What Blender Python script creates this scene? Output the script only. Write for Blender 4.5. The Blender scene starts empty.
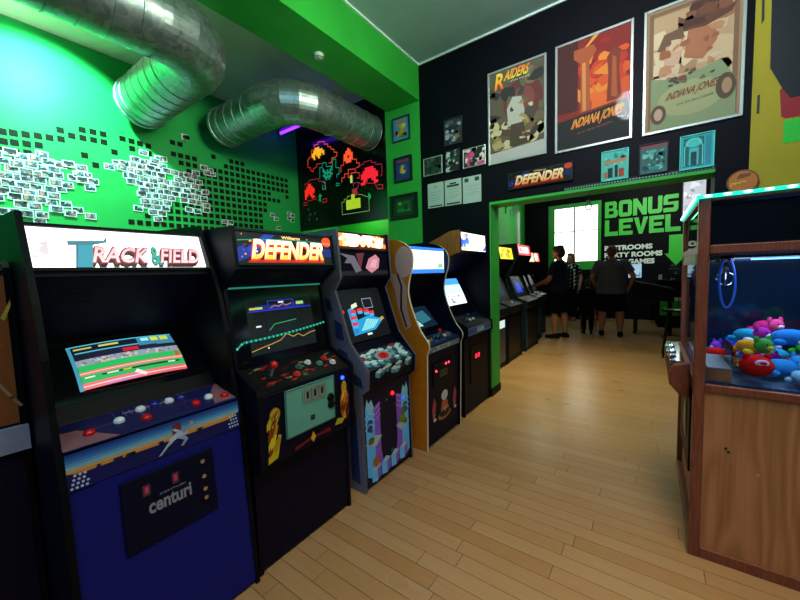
import bpy, bmesh, math, random
from mathutils import Vector, Matrix
random.seed(7)
SC = bpy.context.scene
COL = SC.collection
PI = math.pi

# ------------------------------------------------------------------ colours / materials
def lin(c):
    return c/12.92 if c <= .04045 else ((c+.055)/1.055)**2.4
def C(h, k=1.0):
    if isinstance(h, str):
        h = h.lstrip('#')
        if len(h) == 3: h = ''.join(c*2 for c in h)
        return tuple(min(1, lin(int(h[i:i+2], 16)/255)*k) for i in (0, 2, 4)) + (1,)
    return tuple(h)[:3] + (1,)

def newmat(name):
    m = bpy.data.materials.new(name); m.use_nodes = True
    nt = m.node_tree; nt.nodes.clear()
    out = nt.nodes.new('ShaderNodeOutputMaterial')
    return m, nt, out
def N(nt, t, **k):
    n = nt.nodes.new(t)
    for a, v in k.items():
        if hasattr(n, a): setattr(n, a, v)
        else: n.inputs[a].default_value = v
    return n
def L(nt, a, ai, b, bi): nt.links.new(a.outputs[ai], b.inputs[bi])

def m_attr(name, rough=.5, metal=0, noise=.12, nscale=30, bump=0, bscale=200, spec=.5, coat=0):
    """painted surface: vertex colour broken up by procedural noise"""
    m, nt, out = newmat(name)
    at = N(nt, 'ShaderNodeAttribute', attribute_name='Col')
    tc = N(nt, 'ShaderNodeTexCoord')
    nz = N(nt, 'ShaderNodeTexNoise'); nz.inputs['Scale'].default_value = nscale; nz.inputs['Detail'].default_value = 4
    L(nt, tc, 'Object', nz, 'Vector')
    mr = N(nt, 'ShaderNodeMapRange'); mr.inputs['To Min'].default_value = 1-noise; mr.inputs['To Max'].default_value = 1+noise
    L(nt, nz, 'Fac', mr, 'Value')
    mx = N(nt, 'ShaderNodeVectorMath', operation='SCALE'); L(nt, at, 'Color', mx, 0); L(nt, mr, 'Result', mx, 'Scale')
    p = N(nt, 'ShaderNodeBsdfPrincipled'); L(nt, mx, 0, p, 'Base Color')
    p.inputs['Roughness'].default_value = rough; p.inputs['Metallic'].default_value = metal
    p.inputs['Specular IOR Level'].default_value = spec; p.inputs['Coat Weight'].default_value = coat
    if bump:
        n2 = N(nt, 'ShaderNodeTexNoise'); n2.inputs['Scale'].default_value = bscale; L(nt, tc, 'Object', n2, 'Vector')
        b = N(nt, 'ShaderNodeBump'); b.inputs['Strength'].default_value = bump; b.inputs['Distance'].default_value = .01
        L(nt, n2, 'Fac', b, 'Height'); L(nt, b, 'Normal', p, 'Normal')
    L(nt, p, 'BSDF', out, 'Surface')
    return m
def m_glow(name, k):
    m, nt, out = newmat(name)
    at = N(nt, 'ShaderNodeAttribute', attribute_name='Col')
    p = N(nt, 'ShaderNodeBsdfPrincipled'); p.inputs['Base Color'].default_value = (.02, .02, .02, 1)
    p.inputs['Roughness'].default_value = .25
    L(nt, at, 'Color', p, 'Emission Color'); p.inputs['Emission Strength'].default_value = k
    L(nt, p, 'BSDF', out, 'Surface')
    return m
def m_glass(name, tint=(1, 1, 1, 1), refl=1.0):
    m, nt, out = newmat(name)
    tr = N(nt, 'ShaderNodeBsdfTransparent'); tr.inputs['Color'].default_value = tint
    gl = N(nt, 'ShaderNodeBsdfGlossy'); gl.inputs['Roughness'].default_value = .03
    fr = N(nt, 'ShaderNodeFresnel'); fr.inputs['IOR'].default_value = 1.45
    mu = N(nt, 'ShaderNodeMath', operation='MULTIPLY'); mu.inputs[1].default_value = refl
    L(nt, fr, 'Fac', mu, 0)
    mx = N(nt, 'ShaderNodeMixShader'); L(nt, mu, 'Value', mx, 'Fac'); L(nt, tr, 'BSDF', mx, 1); L(nt, gl, 'BSDF', mx, 2)
    L(nt, mx, 'Shader', out, 'Surface')
    return m
def m_wall(name, col, rough=.55, var=.12, bump=.15, spec=.4):
    m, nt, out = newmat(name)
    tc = N(nt, 'ShaderNodeTexCoord')
    n1 = N(nt, 'ShaderNodeTexNoise'); n1.inputs['Scale'].default_value = 1.6; n1.inputs['Detail'].default_value = 5
    L(nt, tc, 'Object', n1, 'Vector')
    r = N(nt, 'ShaderNodeValToRGB')
    c = C(col) if isinstance(col, str) else col
    r.color_ramp.elements[0].color = tuple(x*(1-var) for x in c[:3])+(1,)
    r.color_ramp.elements[1].color = tuple(min(1, x*(1+var)) for x in c[:3])+(1,)
    r.color_ramp.elements[0].position = .3; r.color_ramp.elements[1].position = .7
    L(nt, n1, 'Fac', r, 'Fac')
    p = N(nt, 'ShaderNodeBsdfPrincipled'); L(nt, r, 'Color', p, 'Base Color')
    p.inputs['Roughness'].default_value = rough; p.inputs['Specular IOR Level'].default_value = spec
    n2 = N(nt, 'ShaderNodeTexNoise'); n2.inputs['Scale'].default_value = 120; L(nt, tc, 'Object', n2, 'Vector')
    b = N(nt, 'ShaderNodeBump'); b.inputs['Strength'].default_value = bump; b.inputs['Distance'].default_value = .004
    L(nt, n2, 'Fac', b, 'Height'); L(nt, b, 'Normal', p, 'Normal')
    L(nt, p, 'BSDF', out, 'Surface')
    return m
def m_floor():
    m, nt, out = newmat('maple_planks')
    tc = N(nt, 'ShaderNodeTexCoord')
    br = N(nt, 'ShaderNodeTexBrick'); br.offset = .37; br.offset_frequency = 2; br.squash = 1
    br.inputs['Scale'].default_value = 1; br.inputs['Brick Width'].default_value = .95; br.inputs['Row Height'].default_value = .0935
    br.inputs['Mortar Size'].default_value = .0016; br.inputs['Mortar Smooth'].default_value = .3; br.inputs['Bias'].default_value = 0
    br.inputs['Color1'].default_value = C('#b08962'); br.inputs['Color2'].default_value = C('#a57a50'); br.inputs['Mortar'].default_value = C('#3a2614')
    # jitter the butt joints row by row
    sx = N(nt, 'ShaderNodeSeparateXYZ'); L(nt, tc, 'Object', sx, 0)
    dv = N(nt, 'ShaderNodeMath', operation='DIVIDE'); dv.inputs[1].default_value = .0935; L(nt, sx, 'Y', dv, 0)
    fl = N(nt, 'ShaderNodeMath', operation='FLOOR'); L(nt, dv, 0, fl, 0)
    wn = N(nt, 'ShaderNodeTexWhiteNoise', noise_dimensions='1D'); L(nt, fl, 0, wn, 'W')
    ad = N(nt, 'ShaderNodeMath', operation='ADD'); L(nt, sx, 'X', ad, 0); L(nt, wn, 'Value', ad, 1)
    cx = N(nt, 'ShaderNodeCombineXYZ'); L(nt, ad, 0, cx, 'X'); L(nt, sx, 'Y', cx, 'Y')
    L(nt, cx, 0, br, 'Vector')
    mp = N(nt, 'ShaderNodeMapping'); mp.inputs['Scale'].default_value = (2.2, 34, 1); L(nt, cx, 0, mp, 'Vector')
    nz = N(nt, 'ShaderNodeTexNoise'); nz.inputs['Scale'].default_value = 1.6; nz.inputs['Detail'].default_value = 6; L(nt, mp, 'Vector', nz, 'Vector')
    big = N(nt, 'ShaderNodeTexNoise'); big.inputs['Scale'].default_value = 1.1; big.inputs['Detail'].default_value = 3; L(nt, tc, 'Object', big, 'Vector')
    m1 = N(nt, 'ShaderNodeMapRange'); m1.inputs['To Min'].default_value = .86; m1.inputs['To Max'].default_value = 1.10; L(nt, nz, 'Fac', m1, 'Value')
    m2 = N(nt, 'ShaderNodeMapRange'); m2.inputs['To Min'].default_value = .82; m2.inputs['To Max'].default_value = 1.08; L(nt, big, 'Fac', m2, 'Value')
    mu = N(nt, 'ShaderNodeMath', operation='MULTIPLY'); L(nt, m1, 'Result', mu, 0); L(nt, m2, 'Result', mu, 1)
    sc = N(nt, 'ShaderNodeVectorMath', operation='SCALE'); L(nt, br, 'Color', sc, 0); L(nt, mu, 0, sc, 'Scale')
    p = N(nt, 'ShaderNodeBsdfPrincipled'); L(nt, sc, 0, p, 'Base Color')
    rr = N(nt, 'ShaderNodeMapRange'); rr.inputs['To Min'].default_value = .2; rr.inputs['To Max'].default_value = .42; L(nt, big, 'Fac', rr, 'Value')
    L(nt, rr, 'Result', p, 'Roughness')
    p.inputs['Specular IOR Level'].default_value = .5
    b = N(nt, 'ShaderNodeBump'); b.inputs['Strength'].default_value = .3; b.inputs['Distance'].default_value = .003; b.invert = True
    L(nt, br, 'Fac', b, 'Height'); L(nt, b, 'Normal', p, 'Normal')
    L(nt, p, 'BSDF', out, 'Surface')
    return m
def m_wood(name, a, b_, scale=(6, 6, .9), rough=.4):
    m, nt, out = newmat(name)
    tc = N(nt, 'ShaderNodeTexCoord')
    mp = N(nt, 'ShaderNodeMapping'); mp.inputs['Scale'].default_value = scale; L(nt, tc, 'Object', mp, 'Vector')
    nz = N(nt, 'ShaderNodeTexNoise'); nz.inputs['Scale'].default_value = 1.3; nz.inputs['Detail'].default_value = 2; L(nt, mp, 'Vector', nz, 'Vector')
    wv = N(nt, 'ShaderNodeMath', operation='MULTIPLY'); wv.inputs[1].default_value = 60; L(nt, nz, 'Fac', wv, 0)
    sn = N(nt, 'ShaderNodeMath', operation='SINE'); L(nt, wv, 0, sn, 0)
    mp2 = N(nt, 'ShaderNodeMapping'); mp2.inputs['Scale'].default_value = tuple(s*14 if s > 1.5 else s*3 for s in scale); L(nt, tc, 'Object', mp2, 'Vector')
    n2 = N(nt, 'ShaderNodeTexNoise'); n2.inputs['Scale'].default_value = 2; n2.inputs['Detail'].default_value = 4; L(nt, mp2, 'Vector', n2, 'Vector')
    mr = N(nt, 'ShaderNodeMapRange'); mr.inputs['From Min'].default_value = -1; L(nt, sn, 0, mr, 'Value')
    mxx = N(nt, 'ShaderNodeMix'); mxx.data_type = 'FLOAT'; mxx.inputs[0].default_value = .62; L(nt, mr, 'Result', mxx, 2); L(nt, n2, 'Fac', mxx, 3)
    r = N(nt, 'ShaderNodeValToRGB'); r.color_ramp.elements[0].color = C(a); r.color_ramp.elements[1].color = C(b_)
    r.color_ramp.elements[0].position = .25; r.color_ramp.elements[1].position = .75
    L(nt, mxx, 0, r, 'Fac')
    p = N(nt, 'ShaderNodeBsdfPrincipled'); L(nt, r, 'Color', p, 'Base Color'); p.inputs['Roughness'].default_value = rough
    L(nt, p, 'BSDF', out, 'Surface')
    return m
def m_galv():
    m, nt, out = newmat('galvanised_steel')
    tc = N(nt, 'ShaderNodeTexCoord')
    v = N(nt, 'ShaderNodeTexVoronoi'); v.inputs['Scale'].default_value = 22; L(nt, tc, 'Object', v, 'Vector')
    n1 = N(nt, 'ShaderNodeTexNoise'); n1.inputs['Scale'].default_value = 5; n1.inputs['Detail'].default_value = 5; L(nt, tc, 'Object', n1, 'Vector')
    mr = N(nt, 'ShaderNodeMapRange'); mr.inputs['To Min'].default_value = .28; mr.inputs['To Max'].default_value = .5; L(nt, n1, 'Fac', mr, 'Value')
    r = N(nt, 'ShaderNodeValToRGB'); r.color_ramp.elements[0].color = (.22, .26, .27, 1); r.color_ramp.elements[1].color = (.45, .50, .51, 1)
    L(nt, v, 'Color', r, 'Fac')
    p = N(nt, 'ShaderNodeBsdfPrincipled'); L(nt, r, 'Color', p, 'Base Color'); L(nt, mr, 'Result', p, 'Roughness'); p.inputs['Metallic'].default_value = .85
    L(nt, p, 'BSDF', out, 'Surface')
    return m

M = dict(
    paint=m_attr('painted_board', .5, bump=.05),
    vinyl=m_attr('black_vinyl_laminate', .5, noise=.2, bump=.08, spec=.12),
    art=m_attr('printed_art', .4, noise=.06, spec=.25),
    plastic=m_attr('glossy_plastic', .2, noise=.04),
    gloss=m_attr('glossy_panel', .12, noise=.05),
    paper=m_attr('printed_paper', .7, noise=.05),
    metal=m_attr('painted_metal', .35, metal=.6, noise=.1),
    chrome=m_attr('chrome', .12, metal=1, noise=.03),
    plush=m_attr('plush_fabric', .95, noise=.2, nscale=60, bump=.6, bscale=260, spec=.1),
    cloth=m_attr('woven_cloth', .9, noise=.15, nscale=25, bump=.3, bscale=300, spec=.1),
    skin=m_attr('skin', .55, noise=.06, nscale=20),
    hair=m_attr('hair', .6, noise=.3, nscale=80, bump=.5, bscale=150),
    glow1=m_glow('lit_art', 1.0), glow2=m_glow('bright_lit_art', 2.2), glow6=m_glow('lamp_glow', 7), glow20=m_glow('led_glow', 16),
    window=m_glow('daylit_blind', 3.2),
    scr=m_glow('screen_phosphor', 1.15),
    glass=m_glass('clear_glass'), darkglass=m_glass('smoked_glass', (.55, .6, .62, 1), 1.0),
    posterglass=m_glass('picture_glazing', (1, 1, 1, 1), .15),
    floor=m_floor(), galv=m_galv(),
    green=m_wall('green_wall_paint', '#2fae3f'), greend=m_wall('green_beam_paint', '#27a032'),
    greenleft=m_wall('green_photo_wall_paint', '#16a048', spec=.3), blackfar=m_wall('black_far_wall_paint', '#04050a', rough=.6, spec=.1),
    black=m_wall('black_wall_paint', '#05060f', rough=.55, spec=.12), blackgloss=m_wall('black_gloss_panel', '#08080c', rough=.13),
    ceil=m_wall('ceiling_paint', '#9db4b4', rough=.7), ceil2=m_wall('left_ceiling_paint', '#b9c2b4', rough=.7),
    white=m_wall('white_trim_paint', '#dfe8e2', rough=.5), yellow=m_wall('yellow_wall_paint', '#b09e1e', rough=.6),
    dull=m_wall('dull_grey_wall_paint', '#4b4f52'),
    oak=m_wood('oak_veneer', '#b67850', '#96603a', (3.2, 3.2, .5), .45),
    stain=m_wood('stained_trim', '#844630', '#6a3221', (20, 20, 1.2), .4),
    tan=m_wood('tan_veneer', '#a8682e', '#8a4f20', (14, 14, 1.2), .5),
    pale=m_wood('pale_stool_wood', '#b98b55', '#96693a', (18, 18, 1.5), .5),
)

# ------------------------------------------------------------------ mesh builder
ORI = {}
class MB:
    def __init__(s): s.v = []; s.f = []; s.c = []; s.m = []
    def face(s, idx, col, m=0): s.f.append(idx); s.c.append(col); s.m.append(m)
    def add(s, verts, faces, col, m=0):
        o = len(s.v); s.v += [tuple(p) for p in verts]
        for f in faces: s.face([i+o for i in f], col, m)
    def poly(s, pts, col, m=0): s.add(pts, [list(range(len(pts)))], col, m)
    def box(s, a, b, col, m=0):
        x0, y0, z0 = [min(p, q) for p, q in zip(a, b)]; x1, y1, z1 = [max(p, q) for p, q in zip(a, b)]
        v = [(x0,y0,z0),(x1,y0,z0),(x1,y1,z0),(x0,y1,z0),(x0,y0,z1),(x1,y0,z1),(x1,y1,z1),(x0,y1,z1)]
        s.add(v, [[0,3,2,1],[4,5,6,7],[0,1,5,4],[1,2,6,5],[2,3,7,6],[3,0,4,7]], col, m)
    def prism(s, prof, y0, y1, col, m=0, capcol=None, capcol2=None):
        """(x,z) outline swept along y"""
        n = len(prof)
        a = sum(prof[i][0]*prof[(i+1) % n][1]-prof[(i+1) % n][0]*prof[i][1] for i in range(n))
        if a < 0: prof = prof[::-1]
        v = [(p[0], y0, p[1]) for p in prof] + [(p[0], y1, p[1]) for p in prof]
        o = len(s.v); s.v += v
        for i in range(n):
            j = (i+1) % n; s.face([o+i, o+j, o+n+j, o+n+i][::-1] if y1 < y0 else [o+j, o+i, o+n+i, o+n+j], col, m)
        s.face([o+i for i in range(n)], capcol or col, m); s.face([o+n+i for i in range(n)][::-1], capcol2 or capcol or col, m)
    def sweep(s, path, rad, col, seg=12, m=0, caps=True):
        path = [Vector(p) for p in path]; n = len(path)
        if not hasattr(rad, '__len__'): rad = [rad]*n
        t0 = (path[1]-path[0]).normalized()
        ref = Vector((0, 0, 1)) if abs(t0.z) < .9 else Vector((1, 0, 0))
        u = t0.cross(ref).normalized(); o = len(s.v); rings = []
        for i, p in enumerate(path):
            if i == 0: t = t0
            elif i == n-1: t = (path[i]-path[i-1]).normalized()
            else:
                a_ = (path[i]-path[i-1]).normalized(); b_ = (path[i+1]-path[i]).normalized(); t = (a_+b_).normalized() if (a_+b_).length > 1e-6 else a_
            u = (u - t*u.dot(t)).normalized(); w = t.cross(u)
            ring = []
            for k in range(seg):
                a = 2*PI*k/seg; q = p+u*(math.cos(a)*rad[i])+w*(math.sin(a)*rad[i]); ring.append(len(s.v)); s.v.append(tuple(q))
            rings.append(ring)
        for i in range(n-1):
            for k in range(seg):
                k2 = (k+1) % seg; s.face([rings[i][k], rings[i][k2], rings[i+1][k2], rings[i+1][k]], col, m)
        if caps: s.face(rings[0][::-1], col, m); s.face(rings[-1], col, m)
    def tube(s, a, b, r0, r1=None, col=None, seg=12, m=0): s.sweep([a, b], [r0, r0 if r1 is None else r1], col, seg, m)
    def ball(s, c, r, col, seg=14, rings=9, m=0, rot=None):
        if not hasattr(r, '__len__'): r = (r, r, r)
        o = len(s.v); c = Vector(c)
        def P(a, b):
            q = Vector((r[0]*math.cos(a)*math.cos(b), r[1]*math.sin(a)*math.cos(b), r[2]*math.sin(b)))
            if rot is not None: q = rot @ q
            return tuple(c+q)
        s.v.append(P(0, -PI/2))
        for i in range(1, rings):
            for k in range(seg): s.v.append(P(2*PI*k/seg, -PI/2+PI*i/rings))
        s.v.append(P(0, PI/2)); top = len(s.v)-1
        R = lambda i, k: o+1+(i-1)*seg+(k % seg)
        for k in range(seg):
            s.face([o, R(1, k+1), R(1, k)], col, m); s.face([top, R(rings-1, k), R(rings-1, k+1)], col, m)
            for i in range(1, rings-1): s.face([R(i, k), R(i, k+1), R(i+1, k+1), R(i+1, k)], col, m)
    def loft(s, rings, col, seg=18, m=0):
        """rings: (centre, rx, ry) stacked; closed at both ends"""
        o = len(s.v)
        for (c, rx, ry) in rings:
            for k in range(seg):
                a = 2*PI*k/seg; s.v.append((c[0]+rx*math.cos(a), c[1]+ry*math.sin(a), c[2]))
        n = len(rings)
        for i in range(n-1):
            for k in range(seg):
                k2 = (k+1) % seg; s.face([o+i*seg+k, o+i*seg+k2, o+(i+1)*seg+k2, o+(i+1)*seg+k], col, m)
        s.face([o+k for k in range(seg)][::-1], col, m); s.face([o+(n-1)*seg+k for k in range(seg)], col, m)
    def build(s, name, mats, parent=None, origin=None, smooth=False, bevel=0, bseg=2):
        if origin is None: origin = ORI.get(parent.name, (0, 0, 0)) if parent else (0, 0, 0)
        me = bpy.data.meshes.new(name)
        me.from_pydata([(x-origin[0], y-origin[1], z-origin[2]) for x, y, z in s.v], [], s.f)
        if not isinstance(mats, (list, tuple)): mats = [mats]
        for q in mats: me.materials.append(q)
        ca = me.color_attributes.new('Col', 'FLOAT_COLOR', 'CORNER')
        data = []
        for p in me.polygons:
            c = s.c[p.index] or (.5, .5, .5, 1)
            data += list(c)*p.loop_total
        ca.data.foreach_set('color', data)
        me.polygons.foreach_set('material_index', s.m)
        me.polygons.foreach_set('use_smooth', [bool(smooth)]*len(s.f))
        me.update()
        o = bpy.data.objects.new(name, me); COL.objects.link(o)
        if parent: o.parent = parent
        else: o.location = origin
        ORI[o.name] = origin
        if bevel:
            b = o.modifiers.new('bevel', 'BEVEL'); b.width = bevel; b.segments = bseg; b.limit_method = 'ANGLE'; b.angle_limit = .6
        if smooth and smooth != 'all':
            try: me.set_sharp_from_angle(angle=.7)
            except Exception: pass
        return o

def tag(o, label, cat, group=None):
    o['label'] = label; o['category'] = cat
    if group: o['group'] = group
    return o
def thing(name, label, cat, loc=(0, 0, 0), rotz=0, group=None, world=True):
    o = bpy.data.objects.new(name, None); COL.objects.link(o); o.empty_display_size = .1
    o.location = loc; o.rotation_euler = (0, 0, rotz)
    ORI[o.name] = tuple(loc) if world else (0, 0, 0)
    return tag(o, label, cat, group)
def struct(o): o['kind'] = 'structure'; return o
def box_obj(name, a, b, mat, col=None, bevel=0, parent=None, origin=None):
    m = MB(); m.box(a, b, col); return m.build(name, mat, parent, origin, bevel=bevel)

# ------------------------------------------------------------------ flat art on planes
TEXT = {}
def text_mesh(st, bold=0.0):
    key = (st, bold)
    if key in TEXT: return TEXT[key]
    cu = bpy.data.curves.new('t', 'FONT'); cu.body = st; cu.size = 1; cu.offset = bold; cu.resolution_u = 3; cu.fill_mode = 'FRONT'
    ob = bpy.data.objects.new('t', cu); COL.objects.link(ob)
    dg = bpy.context.evaluated_depsgraph_get(); dg.update()
    me = bpy.data.meshes.new_from_object(ob.evaluated_get(dg))
    vs = [(v.co.x, v.co.y) for v in me.vertices]; fs = [list(p.vertices) for p in me.polygons]
    bpy.data.objects.remove(ob); bpy.data.curves.remove(cu); bpy.data.meshes.remove(me)
    x0 = min(v[0] for v in vs); x1 = max(v[0] for v in vs); y0 = min(v[1] for v in vs); y1 = max(v[1] for v in vs)
    vs = [((x-x0)/(x1-x0), (y-y0)/(y1-y0)) for x, y in vs]
    TEXT[key] = (vs, fs); return TEXT[key]

class PL:
    """a flat drawing plane: origin, u, v; (u,v,h) in metres"""
    def __init__(s, mb, o, u, v, w=1, h=1, lift=.0012):
        s.mb = mb; s.o = Vector(o); s.u = Vector(u).normalized(); s.v = Vector(v).normalized(); s.n = s.u.cross(s.v).normalized()
        s.w = w; s.hh = h; s.lift = lift; s.k = 0; s.m = 0; s.bulge = 0
    def P(s, u, v, h):
        if s.bulge: h += s.bulge*(1-(2*u/s.w-1)**2)*.5 + s.bulge*(1-(2*v/s.hh-1)**2)*.5
        return tuple(s.o+s.u*u+s.v*v+s.n*h)
    def up(s, k=1): s.k += k; return s
    def h(s): return s.lift*s.k
    def poly(s, pts, col): s.mb.poly([s.P(u*s.w, v*s.hh, s.h()) for u, v in pts], C(col), s.m)
    def rect(s, u0, v0, u1, v1, col):
        if s.bulge:
            n = 10
            for i in range(n):
                a = u0+(u1-u0)*i/n; b = u0+(u1-u0)*(i+1)/n
                nv = max(1, int((v1-v0)*8))
                for j in range(nv):
                    c = v0+(v1-v0)*j/nv; d = v0+(v1-v0)*(j+1)/nv
                    s.poly([(a, c), (b, c), (b, d), (a, d)], col)
        else: s.poly([(u0, v0), (u1, v0), (u1, v1), (u0, v1)], col)
    def frame(s, u0, v0, u1, v1, t, col):
        tu, tv = t/s.w, t/s.hh
        s.rect(u0, v0, u1, v0+tv, col); s.rect(u0, v1-tv, u1, v1, col); s.rect(u0, v0+tv, u0+tu, v1-tv, col); s.rect(u1-tu, v0+tv, u1, v1-tv, col)
    def ell(s, cu, cv, ru, rv, col, n=20, a0=0, a1=2*PI):
        s.poly([(cu+ru*math.cos(a0+(a1-a0)*i/n), cv+rv*math.sin(a0+(a1-a0)*i/n)) for i in range(n)], col)
    def line(s, pts, t, col):
        """polyline of quads, t in metres"""
        for a, b in zip(pts[:-1], pts[1:]):
            A = Vector((a[0]*s.w, a[1]*s.hh)); B = Vector((b[0]*s.w, b[1]*s.hh)); d = (B-A)
            if d.length < 1e-6: continue
            d.normalize(); q = Vector((-d.y, d.x))*t/2; e = d*t/2
            s.mb.poly([s.P(p.x, p.y, s.h()) for p in (A-e-q, B+e-q, B+e+q, A-e+q)], C(col), s.m)
    def text(s, st, u0, v0, u1, v1, col, bold=0.0, shear=0.0, grow=0.0, col2=None, drop=0.0):
        """fit into box; shear leans right; grow: right end taller; drop: right end lower"""
        vs, fs = text_mesh(st, bold)
        pts = []
        for x, y in vs:
            yy = .5+(y-.5)*(1+grow*(x-.5)) - drop*x
            xx = x+shear*(y-.5)
            pts.append(s.P((u0+(u1-u0)*xx)*s.w, (v0+(v1-v0)*yy)*s.hh, s.h()))
        o = len(s.mb.v); s.mb.v += pts
        c1 = C(col); c2 = C(col2) if col2 else c1
        for f in fs:
            ym = sum(vs[i][1] for i in f)/len(f)
            s.mb.face([i+o for i in f], tuple(c1[k]*(ym)+c2[k]*(1-ym) for k in range(4)) if col2 else c1, s.m)
    def blobs(s, n, pal, seed, r=(.04, .12), box=(0, 0, 1, 1), lift=True, jag=.45):
        rd = random.Random(seed); asp = s.w/s.hh
        for i in range(n):
            cu = rd.uniform(box[0], box[2]); cv = rd.uniform(box[1], box[3]); rr = rd.uniform(*r); k = rd.randint(6, 10); sx = rd.uniform(.6, 1.6)
            pts = []
            for j in range(k):
                a = 2*PI*j/k; q = rr*rd.uniform(1-jag, 1+jag)
                pts.append((min(box[2], max(box[0], cu+q*sx*math.cos(a))), min(box[3], max(box[1], cv+q*math.sin(a)*asp))))
            if i % 3 == 0 and lift: s.k += .2
            s.poly(pts, rd.choice(pal))

# ================================================================== SETTING
G_ = '#2fae3f'
CEIL = 4.14; YW = 3.94; YB = 4.20; XL = -4.9; YF = 11.9; XBL = -3.4; XR = 2.4
def sbox(name, a, b, mat): return struct(box_obj(name, a, b, mat))
sbox('floor', (-5.2, -2.7, -.1), (4.2, 12.1, 0), M['floor'])
sbox('ceiling_main', (-2.44, -2.7, CEIL), (XR+.1, YW, CEIL+.1), M['ceil'])
sbox('ceiling_left', (XL, -2.7, 4.0), (-2.95, YW, 4.1), M['ceil2'])
sbox('ceiling_back', (XBL-.1, YB, CEIL), (4.2, 12.1, CEIL+.1), M['dull'])
sbox('wall_left', (XL-.1, -2.7, 0), (XL, YB, 4.14), M['greenleft'])
sbox('wall_rear', (XL-.1, -2.8, 0), (XR+.1, -2.7, CEIL), M['dull'])
sbox('wall_right', (XR, -2.7, 0), (XR+.1, YW, CEIL), M['black'])
# beam over the row of machines
sbox('wall_beam', (-2.95, -2.7, 3.70), (-2.44, YW, CEIL), M['greend'])
sbox('wall_pier', (-3.0, YW, 0), (-2.44, YB, CEIL), M['green'])
# front wall with posters and opening
m = MB(); m.box((-2.44, YW, 0), (-1.525, YB, CEIL), None); m.box((-1.525, YW, 2.29), (.42, YB, CEIL), None); m.box((.42, YW, 0), (.62, YB, CEIL), None)
struct(m.build('wall_front', M['black']))
sbox('wall_yellow', (.62, YW, 0), (XR+.1, YB, CEIL), M['yellow'])
sbox('trim_1', (-1.525, YW-.004, 0.0), (-1.513, YB+.004, 2.29), M['green'])
sbox('trim_2', (-1.513, YW-.004, 2.262), (.42, YB+.004, 2.29), M['green'])
sbox('trim_3', (-2.44, -2.7, CEIL-.02), (-2.425, YW, CEIL), M['white'])
sbox('trim_4', (-2.425, YW-.015, CEIL-.02), (XR, YW, CEIL), M['white'])
sbox('baseboard_front', (-1.53, YW-.02, 0), (-1.51, YB+.02, .1), M['black'])
# wall behind the left room: black glossy panel above, bright green beyond the gap
sbox('wall_panel', (XL, YW, 2.28), (-3.0, YW+.05, 4.14), M['blackgloss'])
sbox('wall_leftend', (XL, YW+.9, 0), (-3.0, YW+1.0, 4.0), M['green'])
sbox('wall_leftreturn', (XL-.1, YB, 0), (XL, YW+1.0, 4.0), M['green'])
# back room
sbox('wall_backleft', (XBL-.1, YB+.75, 0), (XBL, YF, CEIL), M['green'])
sbox('wall_far', (XBL-.1, YF, 0), (4.2, YF+.1, CEIL), M['blackfar'])
sbox('wall_backright', (4.1, YB, 0), (4.2, YF, CEIL), M['black'])
sbox('trim_5', (XBL, 11.0, 0), (XBL+.05, 11.2, 3.32), M['white'])
sbox('baseboard_far', (XBL, YF-.02, 0), (4.1, YF, .1), M['black'])

# far window with lit blinds and green surround
root = bpy.data.objects.new('window_1', None); COL.objects.link(root); root.location = (-1.9, YF, 1.5); ORI['window_1'] = (-1.9, YF, 1.5); struct(root)
m = MB(); x0, x1, z0, z1 = -2.65, -1.2, 1.46, 3.47
for a, b in (((x0, z0), (-2.47, z1)), ((-1.29, z0), (x1, z1)), ((-2.47, 3.35), (-1.29, z1)), ((-2.47, z0), (-1.29, 1.72))):
    m.box((a[0], YF-.05, a[1]), (b[0], YF, b[1]), C('#1f9a2c'))
m.build('window_frame', M['paint'], root)
m = MB(); m.box((-1.93, YF-.045, 1.72), (-1.89, YF-.005, 3.35), C('#7d8f7c')); m.box((-2.47, YF-.045, 2.62), (-1.29, YF-.01, 2.65), C('#9fb09c')); m.build('mullion', M['paint'], root)
for a, b in ((-2.47, -1.93), (-1.89, -1.29)):
    m = MB(); p = PL(m, (a, YF-.02, 1.72), (1, 0, 0), (0, 0, 1), b-a, 1.63); p.rect(0, 0, 1, 1, '#f4fff2'); p.up()
    p.blobs(7, ['#d5ecd2', '#e6f7e4', '#c4dcc4'], int(-a*10), (.04, .12)); p.up(); p.line([(.1, .25), (.9, .25)], .01, '#bcd6bb')
    m.build('pane', M['window'], root)

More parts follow.
